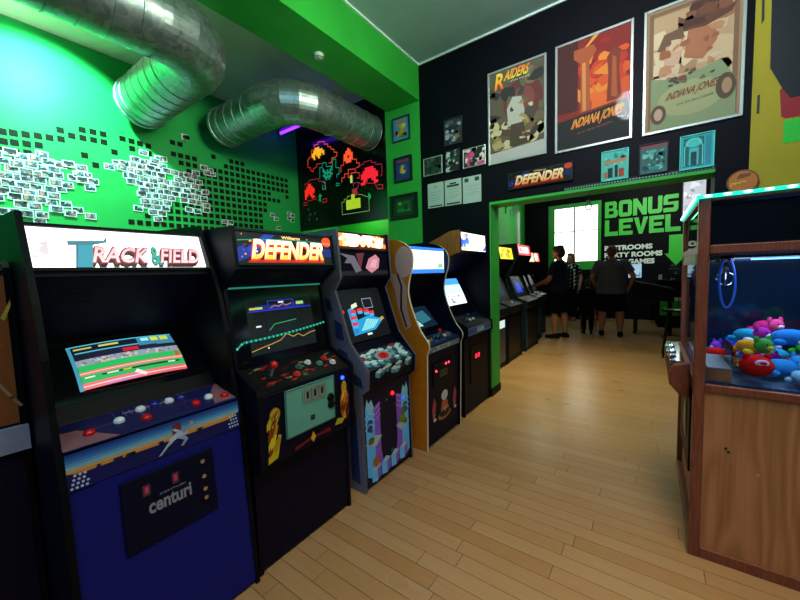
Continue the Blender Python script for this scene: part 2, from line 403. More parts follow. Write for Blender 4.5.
# ================================================================== wall signs in the back room: BONUS LEVEL
def glyph(ch):
    """heavy block letters on a unit square, list of polygons"""
    t = .3
    R = lambda a, b, c, d: [(a, b), (c, b), (c, d), (a, d)]
    if ch == 'B': return [R(0,0,t,1), [(t,0),(.85,0),(1,.12),(1,.42),(.88,.5),(.68,.5),(.68,.22),(t,.22)], [(t,.78),(.62,.78),(.62,.42),(.88,.5),(.92,.6),(.92,.88),(.8,1),(t,1)], R(t,.42,.68,.58)]
    if ch == 'O': return [R(0,.14,t,.86), R(1-t,.14,1,.86), [(.14,0),(.86,0),(1,.14),(1,.24),(0,.24),(0,.14)], [(0,.86),(0,.76),(1,.76),(1,.86),(.86,1),(.14,1)]]
    if ch == 'N': return [R(0,0,t,1), R(1-t,0,1,1), [(t,1),(t,.52),(1-t,0),(1-t,.48)]]
    if ch == 'U': return [R(0,.14,t,1), R(1-t,.14,1,1), [(.14,0),(.86,0),(1,.14),(1,.25),(0,.25),(0,.14)]]
    if ch == 'S': return [[(0,0),(.86,0),(1,.14),(1,.24),(0,.24)], R(1-t,.2,1,.58), [(0,.42),(1,.42),(1,.58),(0,.58)], R(0,.42,t,.84), [(0,.76),(1,.76),(1,1),(.14,1),(0,.86)]]
    if ch == 'L': return [R(0,0,t+.04,1), R(t,0,1,.26)]
    if ch == 'E': return [R(0,0,t,1), R(t,0,1,.24), R(t,.4,.86,.6), R(t,.76,1,1)]
    if ch == 'V': return [[(0,1),(.38,0),(.62,0),(.5,.36),(.33,1)], [(1,1),(.67,1),(.5,.36),(.38,0),(.62,0)]]
root = thing('painted_sign', 'big green block letters and down arrow painted on black far wall', 'sign', (-.25, YF, 2.4))
m = MB(); p = PL(m, (-1.11, YF-.002, 2.4), (1, 0, 0), (0, 0, 1), 1, 1)
for word, z, x1 in (('BONUS', .53, 1.70), ('LEVEL', .01, 1.76)):
    n = len(word); w = x1/n; dz_ = 0
    for i, ch in enumerate(word):
        for g in glyph(ch): dz_ += 1; m.prism([(-1.11+i*w+a*w*.93, 2.4+z+b*.46) for a, b in g], YF-.004-.0003*dz_, YF, C('#35c935'))
m.build('headline', M['paint'], root)
m = MB(); p = PL(m, (.3, YF-.002, 1.5), (1, 0, 0), (0, 0, 1), .5, .82)
m.prism([(.3+.5*a, 1.5+.82*b) for a, b in [(.18, 1), (.18, .4), (0, .4), (.5, 0), (1, .4), (.82, .4), (.82, 1)]], YF-.004, YF, C('#35c935')); m.build('arrow', M['paint'], root)
for k, (st, u1) in enumerate((('RESTROOMS', .88), ('PARTY ROOMS', 1.05), ('MORE GAMES', .92))):
    m = MB(); p = PL(m, (-1.11, YF-.002, 1.5), (1, 0, 0), (0, 0, 1), 1.3, .7); p.text(st, 0, .69-k*.29, u1, .90-k*.29, '#e8f2ea', bold=.05)
    m.build('small_lettering', M['paint'], root)

# reflections in glass at right end of far wall, built as a glowing board
root = thing('reflection_board', 'added glowing board for white glass reflections on far wall beside the big lettering', 'light', (.95, YF, 2.5))
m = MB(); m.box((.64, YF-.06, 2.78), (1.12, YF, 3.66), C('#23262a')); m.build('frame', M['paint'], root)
m = MB(); p = PL(m, (.66, YF-.062, 2.8), (1, 0, 0), (0, 0, 1), .44, .84); p.rect(0, 0, 1, 1, '#c9ced8'); p.up(); p.blobs(14, ['#e9ecf4', '#8f98a8', '#f8f8ff', '#b0b8c8'], 3, (.06, .2)); m.build('reflection_patch', M['glow1'], root)

# ================================================================== DUCTS
def duct(label, legA, corner, legB, R, bend, lab_end):
    """leg A and leg B meet at corner through a mitred elbow"""
    A, K, B = Vector(legA), Vector(corner), Vector(legB)
    dA = (A-K).normalized(); dB = (B-K).normalized()
    root = thing('air_duct', label, 'duct', tuple(K))
    def run(p, q, name, step=.155):
        m = MB(); n = max(2, int((q-p).length/step)); path = []; rad = []
        for i in range(n+1):
            c = p+(q-p)*i/n; d = (q-p).normalized()
            for off, r in ((-.008, R), (-.004, R+.006), (.004, R+.006), (.008, R)):
                if (i == 0 and off < 0) or (i == n and off > 0): continue
                path.append(c+d*off); rad.append(r)
        m.sweep(path, rad, C('#9aa0a0'), 40, caps=False); m.build(name, M['galv'], root, smooth=True)
    run(A, K+dA*bend, 'duct_section'); run(K+dB*bend, B, 'duct_section')
    m = MB(); path = []; rad = []; n = 5
    # gored elbow along a quadratic arc
    pts = []
    for i in range(n+1):
        t = i/n; P0, P2 = K+dA*bend, K+dB*bend
        pts.append(P0*(1-t)**2+K*2*t*(1-t)+P2*t*t)
    pts = [K+dA*(bend+.04)] + pts + [K+dB*(bend+.04)]
    m.sweep(pts, R+.007, C('#9aa0a0'), 40, caps=False); m.build('elbow', M['galv'], root)
    for q in pts[1:-1]:
        pass
    m = MB(); d = dB; m.sweep([B-d*.05, B-d*.045, B-d*.005, B], [R+.004, R+.014, R+.014, R+.004], C('#3a3d3d'), 40, caps=False); m.build('end_collar', M['galv'], root, smooth=True)
    m = MB(); m.sweep([B-d*.3, B-d*.29], [R-.01, .01], C('#0a0c0c'), 30); m.build('inner_damper', M['paint'], root)
    q = A*.45+K*.55
    m = MB(); m.sweep([q+Vector((math.cos(t)*(R+.008), 0, math.sin(t)*(R+.008))) for t in [2*PI*i/28 for i in range(29)]], .006, C('#9aa0a0'), 6); m.build('hanger_strap', M['galv'], root)
    return root
DR = .255
duct('shiny round duct nearest the camera with elbow turning to the photo wall', (-3.14, -2.4, 3.5), (-3.14, 1.65, 3.5), (-4.68, 1.65, 3.5), DR, .40, '')
duct('dull round duct farther back coming out of the black neon panel wall', (-3.27, YW-.02, 3.5), (-3.27, 2.58, 3.5), (-4.60, 2.56, 3.5), DR*.92, .42, '')

# violet tube, sprinkler, camera box, sensor
root = thing('fluorescent_tube', 'glowing violet fluorescent tube under ceiling by black panel wall', 'light', (-4.3, 3.6, 3.8))
m = MB(); m.box((-4.85, 3.57, 3.84), (-3.6, 3.63, 4.0), C('#777')); m.build('tube_housing', M['metal'], root)
m = MB(); m.tube((-4.84, 3.6, 3.8), (-3.62, 3.6, 3.8), .022, col=C('#5a1cff'), seg=10); m.build('tube', M['glow6'], root, smooth=True)
for x in (-4.86, -3.62):
    m = MB(); m.box((x, 3.585, 3.77), (x+.02, 3.615, 3.85), C('#888')); m.build('end_socket', M['metal'], root)
root = thing('sprinkler_head', 'small brass ceiling sprinkler beside the nearest duct', 'sprinkler', (-3.85, 1.22, 4.0))
m = MB(); m.tube((-3.85, 1.22, 4.0), (-3.85, 1.22, 3.985), .045, col=C('#8c8f88'), seg=16); m.build('ceiling_plate', M['metal'], root)
m = MB(); m.tube((-3.85, 1.22, 3.985), (-3.85, 1.22, 3.93), .014, col=C('#8a7a4a')); m.build('stem', M['metal'], root)
m = MB(); m.tube((-3.85, 1.22, 3.93), (-3.85, 1.22, 3.924), .03, col=C('#8a7a4a'), seg=12); m.build('deflector', M['metal'], root)
root = thing('security_camera', 'small white box camera on green wall between the two ducts', 'camera', (XL, 2.16, 3.33))
m = MB(); m.box((XL, 2.12, 3.29), (XL+.03, 2.2, 3.37), C('#cfd6d0')); m.build('mount', M['plastic'], root, bevel=.005)
m = MB(); m.tube((XL+.03, 2.16, 3.33), (XL+.09, 2.17, 3.31), .026, col=C('#1a1c1c')); m.build('lens', M['plastic'], root)
root = thing('smoke_detector', 'round white detector on underside of green beam', 'detector', (-2.72, 2.52, 3.70))
m = MB(); m.tube((-2.72, 2.52, 3.70), (-2.72, 2.52, 3.67), .05, .045, C('#c8d4c8'), 24); m.build('cover', M['plastic'], root, smooth=True)
m = MB(); m.tube((-2.72, 2.52, 3.67), (-2.72, 2.52, 3.66), .022, .018, C('#9fb0a0'), 16); m.build('sensor_cap', M['plastic'], root)

# ================================================================== PHOTO WALL
def zoff(y): return .035*math.exp(-((y-1.35)/.5)**2) - .05*math.exp(-((y-.4)/.45)**2)
PY, PZ = .0836, .0885
def tz(k): return 3.092-k*.0885       # row heights
# black squares
tiles = []
def T(y, k, g): tiles.append((y, tz(k)+zoff(y), g))
for i, y in enumerate((.418, .501, .584, .655, .735, .818)):
    T(y, 1.4, 0); T(y, 2.4, 0); T(y, 3.35, 0)
    if i > 0 and i < 4: T(y, 4.3, 0)
for y, k in ((.9, 1.45), (.985, .45), (.985, 1.45), (1.07, .9), (1.158, 0), (1.158, .95), (1.246, 0), (1.246, .95), (1.333, 0), (1.333, .95), (1.158, 2.95), (1.244, 3.95), (1.42, 1.9), (.56, 10.4), (.56, 11.2), (.5, 10.4)):
    T(y, k, 0)
for y in (1.505, 1.59, 1.672, 1.755): T(y, -.05, 1)
for y in (1.59, 1.672, 1.755): T(y, .9, 1)
T(1.84, 1.8, 1)
for y in (2.024, 2.111): tiles.append((y, 3.232, 2))
for i in range(21):
    y = 2.024+i*.0836
    for k in range(-1, 12):
        z = 3.09-k*.0893
        if k == -1: ok = 5.2 < (y-2.024)/.0836 < 6.6 or 8.5 < (y-2.024)/.0836 < 11.5
        elif k == 0: ok = i <= 3 or i >= 8
        elif k == 1: ok = i >= 1
        elif k <= 2: ok = i >= 2 and not (15 <= i <= 18 and k == 3)
        else:
            ok = i >= 2 and (i <= 16 or (k == 3 and i in (20,)) or (k == 4 and i <= 18))
            if k >= 5 and i >= 16: ok = False
            if k == 3 and i in (17, 18, 19): ok = False
            if k >= 7 and i >= 15: ok = False
            if k in (4, 5) and i in (3,): ok = False
            if k == 6 and i == 2: ok = False
        if ok: tiles.append((y, z, 2))
for k, i0 in ((8, -3), (9, -4), (10, -5), (7, -1), (10, -6)):
    for i in range(i0, 2):
        tiles.append((2.024+i*.0836, 3.09-k*.0893, 2))
tm = MB(); s = .0285; tm.box((-.0012, -s, -s), (.004, s, s), C('#0b130d'))
GL = [('small black square in the loose scatter on left of photo wall', 'black squares scattered at the left'),
      ('small black square in short rows above the middle photo cluster', 'black squares above the middle photos'),
      ('small black square in the dense grid right of the photos', 'black squares in the dense grid')]
first = None; seen = set()
for y, z, g in tiles:
    key = (round(y, 2), round(z, 2))
    if key in seen: continue
    seen.add(key)
    if first is None: first = tm.build('square_tile', M['vinyl'], origin=(0, 0, 0)); o = first
    else: o = first.copy(); COL.objects.link(o)
    o.location = (XL+.0005, y, z); tag(o, GL[g][0], 'tile', GL[g][1])
# snapshots
pm = []
rd = random.Random(3)
for k in range(10):
    m = MB(); m.box((-.001, -.047, -.033), (.003, .047, .033), C('#f2fbfb'))
    p = PL(m, (.0032, -.040, -.026), (0, 1, 0), (0, 0, 1), .08, .052, .0002)
    p.rect(0, 0, 1, 1, rd.choice(['#1b2733', '#25384a', '#2c2430', '#1d2a2a'])); p.up()
    p.blobs(9, ['#5d7688', '#8a9aa5', '#c98f86', '#40505c', '#11161c', '#b56f6a', '#a7bcc4'], k+20, (.08, .2), lift=False)
    pm.append(m)
def inpoly(x, y, P):
    c = False; j = len(P)-1
    for i in range(len(P)):
        if (P[i][1] > y) != (P[j][1] > y) and x < (P[j][0]-P[i][0])*(y-P[i][1])/(P[j][1]-P[i][1])+P[i][0]: c = not c
        j = i
    return c
LEFTP = [(.34, 2.83), (.66, 2.74), (.9, 2.73), (1.13, 2.73), (1.24, 2.63), (1.2, 2.52), (1.0, 2.5), (.93, 2.38), (.95, 2.3), (.88, 2.22), (.68, 2.14), (.34, 2.2)]
MIDP = [(1.40, 2.86), (1.5, 2.88), (1.62, 2.97), (1.86, 2.99), (1.98, 2.9), (2.3, 2.94), (2.34, 2.62), (2.26, 2.46), (2.12, 2.50), (1.98, 2.55), (1.9, 2.35), (1.83, 2.22), (1.76, 2.22), (1.68, 2.45), (1.56, 2.56), (1.44, 2.72), (1.34, 2.76)]
shots = []
for P, g in ((LEFTP, 0), (MIDP, 1)):
    row = 0; z = 3.05
    while z > 2.1:
        y = .3+(row % 2)*.045
        while y < 2.5:
            if inpoly(y, z, P): rd.random() > .07 and shots.append((y+rd.uniform(-.02, .02), z+rd.uniform(-.013, .013), g))
            y += .086 if g == 0 else .083
        z -= .0655; row += 1
for y, z, g in ((.62, 2.755, 0), (.83, 2.78, 0), (.97, 2.32, 0), (1.06, 2.27, 0), (.9, 2.26, 0), (1.16, 2.22, 0), (.77, 2.12, 0), (1.0, 2.23, 0), (1.7, 3.02, 1), (1.9, 3.0, 1), (1.81, 2.95, 1), (1.6, 2.36, 1),
                (2.38, 3.0, 2), (2.46, 2.98, 2), (2.5, 2.94, 2), (2.42, 2.94, 2), (2.38, 2.68, 2), (2.36, 2.59, 2), (2.38, 2.5, 2), (2.38, 2.44, 2), (2.16, 2.42, 2), (2.26, 2.41, 2),
                (2.62, 2.31, 2), (2.7, 2.31, 2), (2.69, 2.25, 2), (3.4, 2.5, 3), (3.46, 2.44, 3), (3.5, 2.3, 3), (3.72, 2.56, 3), (3.78, 2.53, 3), (3.72, 2.48, 3), (3.78, 2.45, 3)):
    shots.append((y, z, g))
SL = [('white-bordered snapshot in the left cluster of the photo wall', 'snapshots in the left cluster'),
      ('white-bordered snapshot in the middle cluster of the photo wall', 'snapshots in the middle cluster'),
      ('white-bordered snapshot among black squares right of middle photo cluster', 'snapshots among the black squares'),
      ('white-bordered snapshot at far right end of the black square grid', 'snapshots at the far right end')]
base = {}
for n, (y, z, g) in enumerate(shots):
    k = rd.randrange(10)
    if k not in base: o = base[k] = pm[k].build('snapshot', M['paper'], origin=(0, 0, 0))
    else: o = base[k].copy(); COL.objects.link(o)
    sc_ = 1.0 if y < 2.5 else .85
    o.scale = (1.5+.55*((n*7) % 11), sc_, sc_); o.location = (XL+.0003, y, z); o.rotation_euler = (rd.uniform(-.08, .08), 0, 0)
    tag(o, SL[g][0], 'photo', SL[g][1])

# ================================================================== NEON PANEL ART
root = thing('neon_art', 'glowing pixel outline artwork on black panel at end of left room', 'artwork', (-3.95, YW, 3.0))
m = MB(); p = PL(m, (XL+.05, YW-.012, 2.30), (1, 0, 0), (0, 0, 1), 1.82, 1.46, .0006)
# panel pixel frame: source image coords -> panel fractions (sampled on the real panel)
SPX = [
    ('#ff5a1e', [(0.234, 1.037), (0.239, 1.11), (0.288, 1.143), (0.333, 1.148), (0.341, 1.248), (0.407, 1.239), (0.412, 1.312), (0.499, 1.303), (0.502, 1.34), (0.65, 1.313), (0.646, 1.269), (0.721, 1.257), (0.718, 1.213), (0.787, 1.202), (0.785, 1.162), (0.853, 1.149), (0.85, 1.1), (0.913, 1.091), (0.91, 1.037), (0.857, 1.021), (0.796, 1.029), (0.792, 0.958), (0.73, 0.965)]),
    ('#e0301e', [(0.234, 1.037), (0.231, 0.994), (0.298, 0.98), (0.295, 0.937), (0.36, 0.901), (0.363, 0.947), (0.444, 0.966), (0.447, 1.005), (0.542, 0.998)]),
    ('#1aa07c', [(0.505, 0.767), (0.517, 0.937), (0.572, 0.926), (0.577, 0.996), (0.669, 0.983), (0.665, 0.922), (0.809, 0.907), (0.815, 1.003), (0.883, 0.994), (0.875, 0.866), (0.946, 0.852), (0.94, 0.757), (0.892, 0.76), (0.889, 0.711)]),
    ('#1aa07c', [(0.87, 0.603), (0.872, 0.631), (0.932, 0.621), (0.93, 0.588), (0.87, 0.592), (0.872, 0.631)]),
    ('#1aa07c', [(0.565, 0.698), (0.628, 0.687), (0.621, 0.589), (0.557, 0.585), (0.562, 0.656)]),
    ('#f04a2a', [(0.981, 0.777), (0.986, 0.871), (1.045, 0.873), (1.052, 0.993), (1.102, 0.99), (1.105, 1.043), (1.15, 1.039), (1.153, 1.078), (1.19, 1.07), (1.187, 1.025), (1.23, 0.994), (1.226, 0.916), (1.31, 0.903), (1.307, 0.846), (1.361, 0.84), (1.358, 0.783), (1.303, 0.781)]),
    ('#ff5030', [(0.991, 0.624), (0.995, 0.686), (1.053, 0.687), (1.056, 0.735), (1.132, 0.726), (1.129, 0.667), (1.186, 0.668), (1.189, 0.723), (1.274, 0.715), (1.277, 0.768), (1.136, 0.787), (1.132, 0.726)]),
    ('#e04028', [(1.274, 0.715), (1.353, 0.7), (1.349, 0.622), (1.306, 0.63)]),
    ('#a01c34', [(1.341, 0.8), (1.448, 0.804), (1.449, 0.83), (1.588, 0.826), (1.597, 0.792), (1.671, 0.784), (1.67, 0.751), (1.775, 0.74), (1.778, 0.587), (1.745, 0.58)]),
    ('#b01c34', [(1.328, 0.565), (1.398, 0.514), (1.417, 0.549), (1.522, 0.518), (1.658, 0.495), (1.656, 0.469), (1.688, 0.413), (1.78, 0.398), (1.782, 0.456), (1.69, 0.464)]),
    ('#9a2430', [(0.138, 0.698), (0.141, 0.742), (0.235, 0.747), (0.238, 0.785), (0.351, 0.78), (0.474, 0.772), (0.471, 0.729), (0.608, 0.711), (0.602, 0.62), (0.635, 0.609), (0.632, 0.558)]),
    ('#a81c30', [(0.092, 0.418), (0.095, 0.448), (0.165, 0.438), (0.161, 0.394), (0.091, 0.397), (0.095, 0.448)]),
    ('#a81c30', [(0.189, 0.456), (0.327, 0.46), (0.394, 0.456), (0.397, 0.493)]),
    ('#b01c30', [(0.546, 0.428), (0.641, 0.437), (0.646, 0.384), (0.551, 0.378), (0.546, 0.428)]),
    ('#8a2c50', [(1.226, 0.516), (1.229, 0.569), (1.328, 0.565), (1.324, 0.494), (1.267, 0.456), (1.32, 0.407)]),
    ('#6f9a50', [(0.974, 0.142), (0.973, 0.323), (1.024, 0.324), (1.026, 0.363), (1.092, 0.358), (1.094, 0.396), (1.151, 0.393)]),
    ('#6f9a50', [(0.973, 0.137), (1.52, 0.128), (1.519, 0.324), (1.46, 0.341), (1.391, 0.378), (1.344, 0.385), (1.319, 0.389)]),
]
for n_, (col, pts) in enumerate(SPX):
    m = MB(); p = PL(m, (XL+.05, YW-.012, 2.30), (1, 0, 0), (0, 0, 1), 1, 1, .0006); p.line(pts, .008, col)
    m.build('neon_outline', M['glow1'], root)
PIX = [
    (0.49, 1.171, ['..###...', '.######.', '########', '##.###.#', '.#..#...'], '#ffb41e', 0.036),
    (1.148, 0.991, ['..#..', '.###.', '#####', '##.##', '#####', '.###.'], '#ff5a2a', 0.036),
    (0.691, 0.809, ['#.....#', '##.#.##', '.#####.', '##.#.##', '.#####.', '..#.#..'], '#128a68', 0.032),
    (0.247, 0.606, ['..##..', '.####.', '######', '######', '##.##.', '#...##'], '#f0241e', 0.04),
    (1.544, 0.625, ['..####..', '.######.', '########', '########', '.##..##.', '##....##'], '#f01830', 0.04),
    (1.21, 0.303, ['...##...', '...##...', '########', '########', '########', '########'], '#a8c826', 0.036),
    (1.191, 0.635, ['##', '##', '##', '##', '##'], '#b8d860', 0.022),
    (0.492, 0.465, ['.#.', '###', '.#.', '##.', '.#.'], '#148a4a', 0.026),
    (1.537, 0.329, ['#.', '##', '##', '#.'], '#148a4a', 0.026),
    (1.248, 0.437, ['###', '###', '.##'], '#8a2430', 0.034),
]
for cx, cz, rows, col, d in PIX:
    m = MB(); p = PL(m, (XL+.05, YW-.012, 2.30), (1, 0, 0), (0, 0, 1), 1, 1, .0006); p.up(2); h = len(rows)
    for j, r in enumerate(rows):
        w = len(r)
        for i, ch in enumerate(r):
            if ch == '#': p.rect(cx+(i-w/2)*d, cz+(h/2-j-1)*d, cx+(i-w/2+1)*d*1.0, cz+(h/2-j)*d, col)
    m.build('pixel_figure', M['glow1'], root)
for u, v in ((.178, .316), (.333, .236), (.19, .157), (.371, .136), (.219, .235)):
    m = MB(); p = PL(m, (XL+.05, YW-.012, 2.30), (1, 0, 0), (0, 0, 1), 1, 1, .0006); p.rect(u, v-.02, u+.035, v+.02, '#6a7f88'); m.build('star_dot', M['paint'], root)

# ================================================================== FRAMED THINGS ON WALLS
def framed(name, label, cat, x0, x1, z0, z1, fcol, draw, fw=.022, depth=.02, group=None, fmat='metal', glow=False, glass=True):
    root = thing(name, label, cat, ((x0+x1)/2, YW, (z0+z1)/2), group=group)
    m = MB(); y0, y1 = YW-depth, YW+.001; c = C(fcol)
    m.box((x0, y0, z0), (x0+fw, y1, z1), c); m.box((x1-fw, y0, z0), (x1, y1, z1), c); m.box((x0+fw, y0, z0), (x1-fw, y1, z0+fw), c); m.box((x0+fw, y0, z1-fw), (x1-fw, y1, z1), c)
    m.build('frame', M[fmat], root, bevel=.003)
    m = MB(); p = PL(m, (x0+fw, YW-.008, z0+fw), (1, 0, 0), (0, 0, 1), x1-x0-2*fw, z1-z0-2*fw, .0006)
    draw(p); m.build('print', M['glow1' if glow else 'paper'], root)
    if glass:
        m = MB(); m.poly([(x0+fw, YW-.016, z0+fw), (x1-fw, YW-.016, z0+fw), (x1-fw, YW-.016, z1-fw), (x0+fw, YW-.016, z1-fw)], None); m.build('glazing', M['posterglass'], root)
    return root
def d_raid(p):
    p.rect(0, 0, 1, 1, '#5c5340'); p.up(); p.ell(.62, .62, .36, .24, '#6b2f2a'); p.up(); p.ell(.62, .62, .22, .15, '#83423a'); p.up()
    p.blobs(26, ['#4a4436', '#3c4038', '#6b5c40', '#2d2c26', '#7a6a4c'], 5, (.06, .14), (0, .3, 1, .95)); p.up()
    p.blobs(34, ['#b09a6a', '#8f7a4e', '#c9b98a', '#4f4028', '#6d5a38'], 6, (.05, .11), (0, .12, 1, .45)); p.up()
    p.poly([(.36, .36), (.6, .36), (.66, .5), (.6, .66), (.44, .68), (.33, .56)], '#b9b4a4'); p.up()
    p.poly([(.38, .14), (.72, .14), (.64, .38), (.4, .38)], '#4a3a2a'); p.up(); p.blobs(14, ['#a58a58', '#5a3e28', '#d2c29a', '#38342c'], 9, (.03, .07), (.25, .2, .9, .62)); p.up()
    p.poly([(0, 0), (1, 0), (1, .14), (0, .1)], '#b9b7ae'); p.up()
    p.text('R', .12, .80, .3, .98, '#ffe23a', .03, .2, col2='#ff3a14'); p.text('AIDERS', .3, .88, .74, .985, '#ff5a1e', .03, .12, col2='#ffe23a')
    p.text('of the lost ark', .4, .845, .76, .87, '#d8c9a4')
def d_temple(p):
    p.rect(0, 0, 1, 1, '#8e1d12'); p.up(); p.poly([(0, .35), (.3, .35), (.3, 1), (0, 1)], '#4a1712'); p.up()
    p.ell(.68, .5, .28, .3, '#d43a1a'); p.up(); p.ell(.66, .42, .2, .2, '#ee6a22'); p.up(); p.blobs(22, ['#f08a2a', '#c62d16', '#e2561e', '#a52214'], 4, (.05, .12), (.3, .3, 1, .95)); p.up()
    p.poly([(.34, .32), (.48, .32), (.46, .78), (.56, .86), (.52, .92), (.24, .92), (.24, .84), (.34, .78)], '#b5552e'); p.up(); p.poly([(.37, .33), (.42, .33), (.41, .78), (.36, .78)], '#df8a4a'); p.up()
    p.poly([(.45, .92), (.6, 1), (.52, 1), (.4, .92)], '#f2a24a'); p.up()
    p.poly([(.7, .36), (.9, .36), (.86, .62), (.88, .8), (.78, .84), (.7, .76), (.72, .6)], '#8a3018'); p.up(); p.poly([(.76, .4), (.84, .38), (.82, .74), (.77, .76)], '#b4562a'); p.up()
    p.poly([(0, 0), (1, 0), (1, .34), (0, .27)], '#171314'); p.up(); p.poly([(0, .27), (1, .34), (1, .36), (0, .29)], '#7a2414'); p.up()
    p.text('INDIANA JONES', .22, .15, .9, .27, '#ffb43a', .025, .1, col2='#ff5a1e', drop=-.35); p.up(); p.text('and the temple', .3, .115, .78, .14, '#a5522e', drop=-1.5)
def d_last(p):
    p.rect(0, 0, 1, 1, '#a78360'); p.up(); p.frame(.03, .02, .97, .98, .03, '#8a6248'); p.up(); p.rect(.08, .06, .92, .94, '#c8a078'); p.up()
    p.blobs(30, ['#d8b48c', '#b98a64', '#e6c9a2', '#a86f50'], 12, (.07, .16), (.08, .3, .92, .94)); p.up()
    p.poly([(.28, .77), (.45, .8), (.5, .97), (.76, .97), (.8, .84), (.94, .86), (.9, .8), (.6, .74)], '#6a3c2a'); p.up(); p.blobs(9, ['#8a5238', '#532c20', '#7a4630'], 3, (.04, .09), (.35, .78, .9, .95)); p.up()
    p.poly([(.12, .66), (.2, .78), (.4, .8), (.42, .72), (.2, .64)], '#7a543a'); p.up(); p.poly([(.42, .55), (.62, .5), (.76, .62), (.74, .74), (.46, .76)], '#b9704c'); p.up()
    p.poly([(.2, .52), (.36, .5), (.42, .66), (.22, .68)], '#d9a98c'); p.up(); p.blobs(16, ['#a9603e', '#e0bd98', '#c78a62', '#f0dcc0', '#9c5a3c'], 31, (.03, .08), (.15, .4, .9, .75)); p.up()
    p.poly([(.06, 0), (.96, 0), (.96, .28), (.8, .46), (.6, .42), (.3, .4), (.06, .44)], '#8f9a70'); p.up(); p.ell(.5, .22, .36, .14, '#a9a878'); p.up()
    p.blobs(10, ['#6a6a4c', '#7c4a3a', '#4e4a38'], 7, (.02, .05), (.25, .34, .8, .46)); p.up(); p.ell(.15, .13, .09, .08, '#6a4a38'); p.ell(.86, .24, .1, .1, '#5c4836'); p.up(); p.ell(.15, .13, .05, .05, '#c7a288'); p.ell(.87, .24, .05, .06, '#b28a68'); p.up()
    p.text('INDIANA JONES', .24, .21, .78, .29, '#6e2a1c', .02, .1, drop=-.4, col2='#a5522e'); p.text('and the last crusade', .36, .17, .74, .195, '#7d6a48', drop=-1)
framed('movie_poster', 'framed poster with yellow-red slanted title at top, left of the three big posters', 'poster', -1.525, -.9, 2.70, 3.70, '#b8bcb8', d_raid)
framed('movie_poster', 'framed glowing red poster with stone pillar, middle of the three big posters', 'poster', -.817, -.16, 2.675, 3.715, '#b8bcb8', d_temple)
framed('movie_poster', 'framed tan and brown poster with green-tinted bottom, right of the three big posters', 'poster', -.085, .571, 2.667, 3.72, '#b8bcb8', d_last)
def d_s1(p):
    p.rect(0, 0, 1, 1, '#58c9b8'); p.up(); p.blobs(12, ['#2f8f86', '#7fe0cc', '#3aa79a'], 2, (.06, .14), (.05, .5, .95, .95)); p.up(); p.poly([(.05, .55), (.95, .6), (.95, .72), (.05, .66)], '#c98a5a'); p.up()
    p.rect(.22, .08, .42, .42, '#12343a'); p.rect(.5, .08, .62, .5, '#1a2a30'); p.rect(.66, .08, .86, .36, '#b5442e'); p.up(); p.rect(.08, .08, .2, .3, '#d05a30')
def d_s2(p):
    p.rect(0, 0, 1, 1, '#3f6f6c'); p.up(); p.rect(0, .86, 1, 1, '#8a4a52'); p.up(); p.blobs(34, ['#2f8f8a', '#5ab0a6', '#1d4a4c', '#7cc9bc', '#2a5a5c'], 8, (.05, .12), (.08, .08, .92, .8))
def d_s3(p):
    p.rect(0, 0, 1, 1, '#3cc0bf'); p.up(); p.rect(.08, .06, .72, .94, '#1d6f74'); p.up(); p.ell(.4, .78, .26, .14, '#4fd0cc'); p.up(); p.rect(.26, .1, .56, .62, '#4cc4c0'); p.up(); p.rect(.32, .1, .5, .5, '#15464c'); p.up()
    p.line([(.12, .1), (.12, .66), (.3, .9), (.52, .9), (.68, .66), (.68, .1)], .006, '#7ff0e8'); p.rect(.76, .06, .94, .94, '#3390a8')
framed('framed_flyer', 'small teal framed flyer with red shapes under the middle big poster', 'picture', -.402, -.182, 2.32, 2.60, '#6fd6cc', d_s1, .008)
framed('framed_flyer', 'small dim framed flyer with reddish top edge, between two teal flyers', 'picture', -.104, .11, 2.323, 2.594, '#23282c', d_s2, .010)
framed('framed_flyer', 'small bright teal framed flyer nearest the claw machine', 'picture', .185, .411, 2.31, 2.598, '#6fe6e0', d_s3, .008)
def d_ph(seed, pal, box=(0, 0, 1, 1), bg='#101a18'):
    def f(p): p.rect(0, 0, 1, 1, bg); p.up(); p.blobs(18, pal, seed, (.08, .18), box); p.up(); p.blobs(8, pal, seed+50, (.04, .08), box)
    return f
framed('framed_photo', 'upright framed photo in dark frame at top of small picture cluster', 'picture', -2.088, -1.846, 3.037, 3.35, '#34383c', d_ph(1, ['#6b7f86', '#93a4a8', '#3a4a58', '#7a5c48', '#24303a']), .014)
framed('framed_photo', 'dark photo in thin white frame, left in the small picture cluster', 'picture', -2.394, -2.121, 2.734, 2.955, '#c6cfc8', d_ph(2, ['#163a2a', '#20503a', '#0d2018', '#3a5a4a']), .01)
framed('framed_photo', 'unframed-looking dark group photo in the middle of small picture cluster', 'picture', -2.079, -1.88, 2.718, 2.99, '#0c1210', d_ph(3, ['#1c3a30', '#7c9a90', '#0e1a18', '#b4c8c0', '#2c4a40']), .006)
framed('framed_photo', 'photo with pink and white patches beside the left big poster', 'picture', -1.84, -1.56, 2.727, 2.947, '#c6cfc8', d_ph(4, ['#0e2a18', '#d24a86', '#e8d8d0', '#2c6a3a', '#b03a6a', '#f0c0c8']), .008)
def paper(label, x0, x1, z0, z1, head):
    root = thing('paper_notice', label, 'notice', ((x0+x1)/2, YW, (z0+z1)/2))
    m = MB(); m.box((x0, YW-.003, z0), (x1, YW+.001, z1), C('#b3c9bd')); m.build('sheet', M['paper'], root)
    m = MB(); p = PL(m, (x0, YW-.0032, z0), (1, 0, 0), (0, 0, 1), x1-x0, z1-z0, .0006); p.up(); head(p)
    for v in (.62, .5, .38, .3): p.rect(.2+.05*math.sin(v*40), v, .8+.08*math.cos(v*50), v+.015, '#7f958a')
    m.build('printing', M['paper'], root)
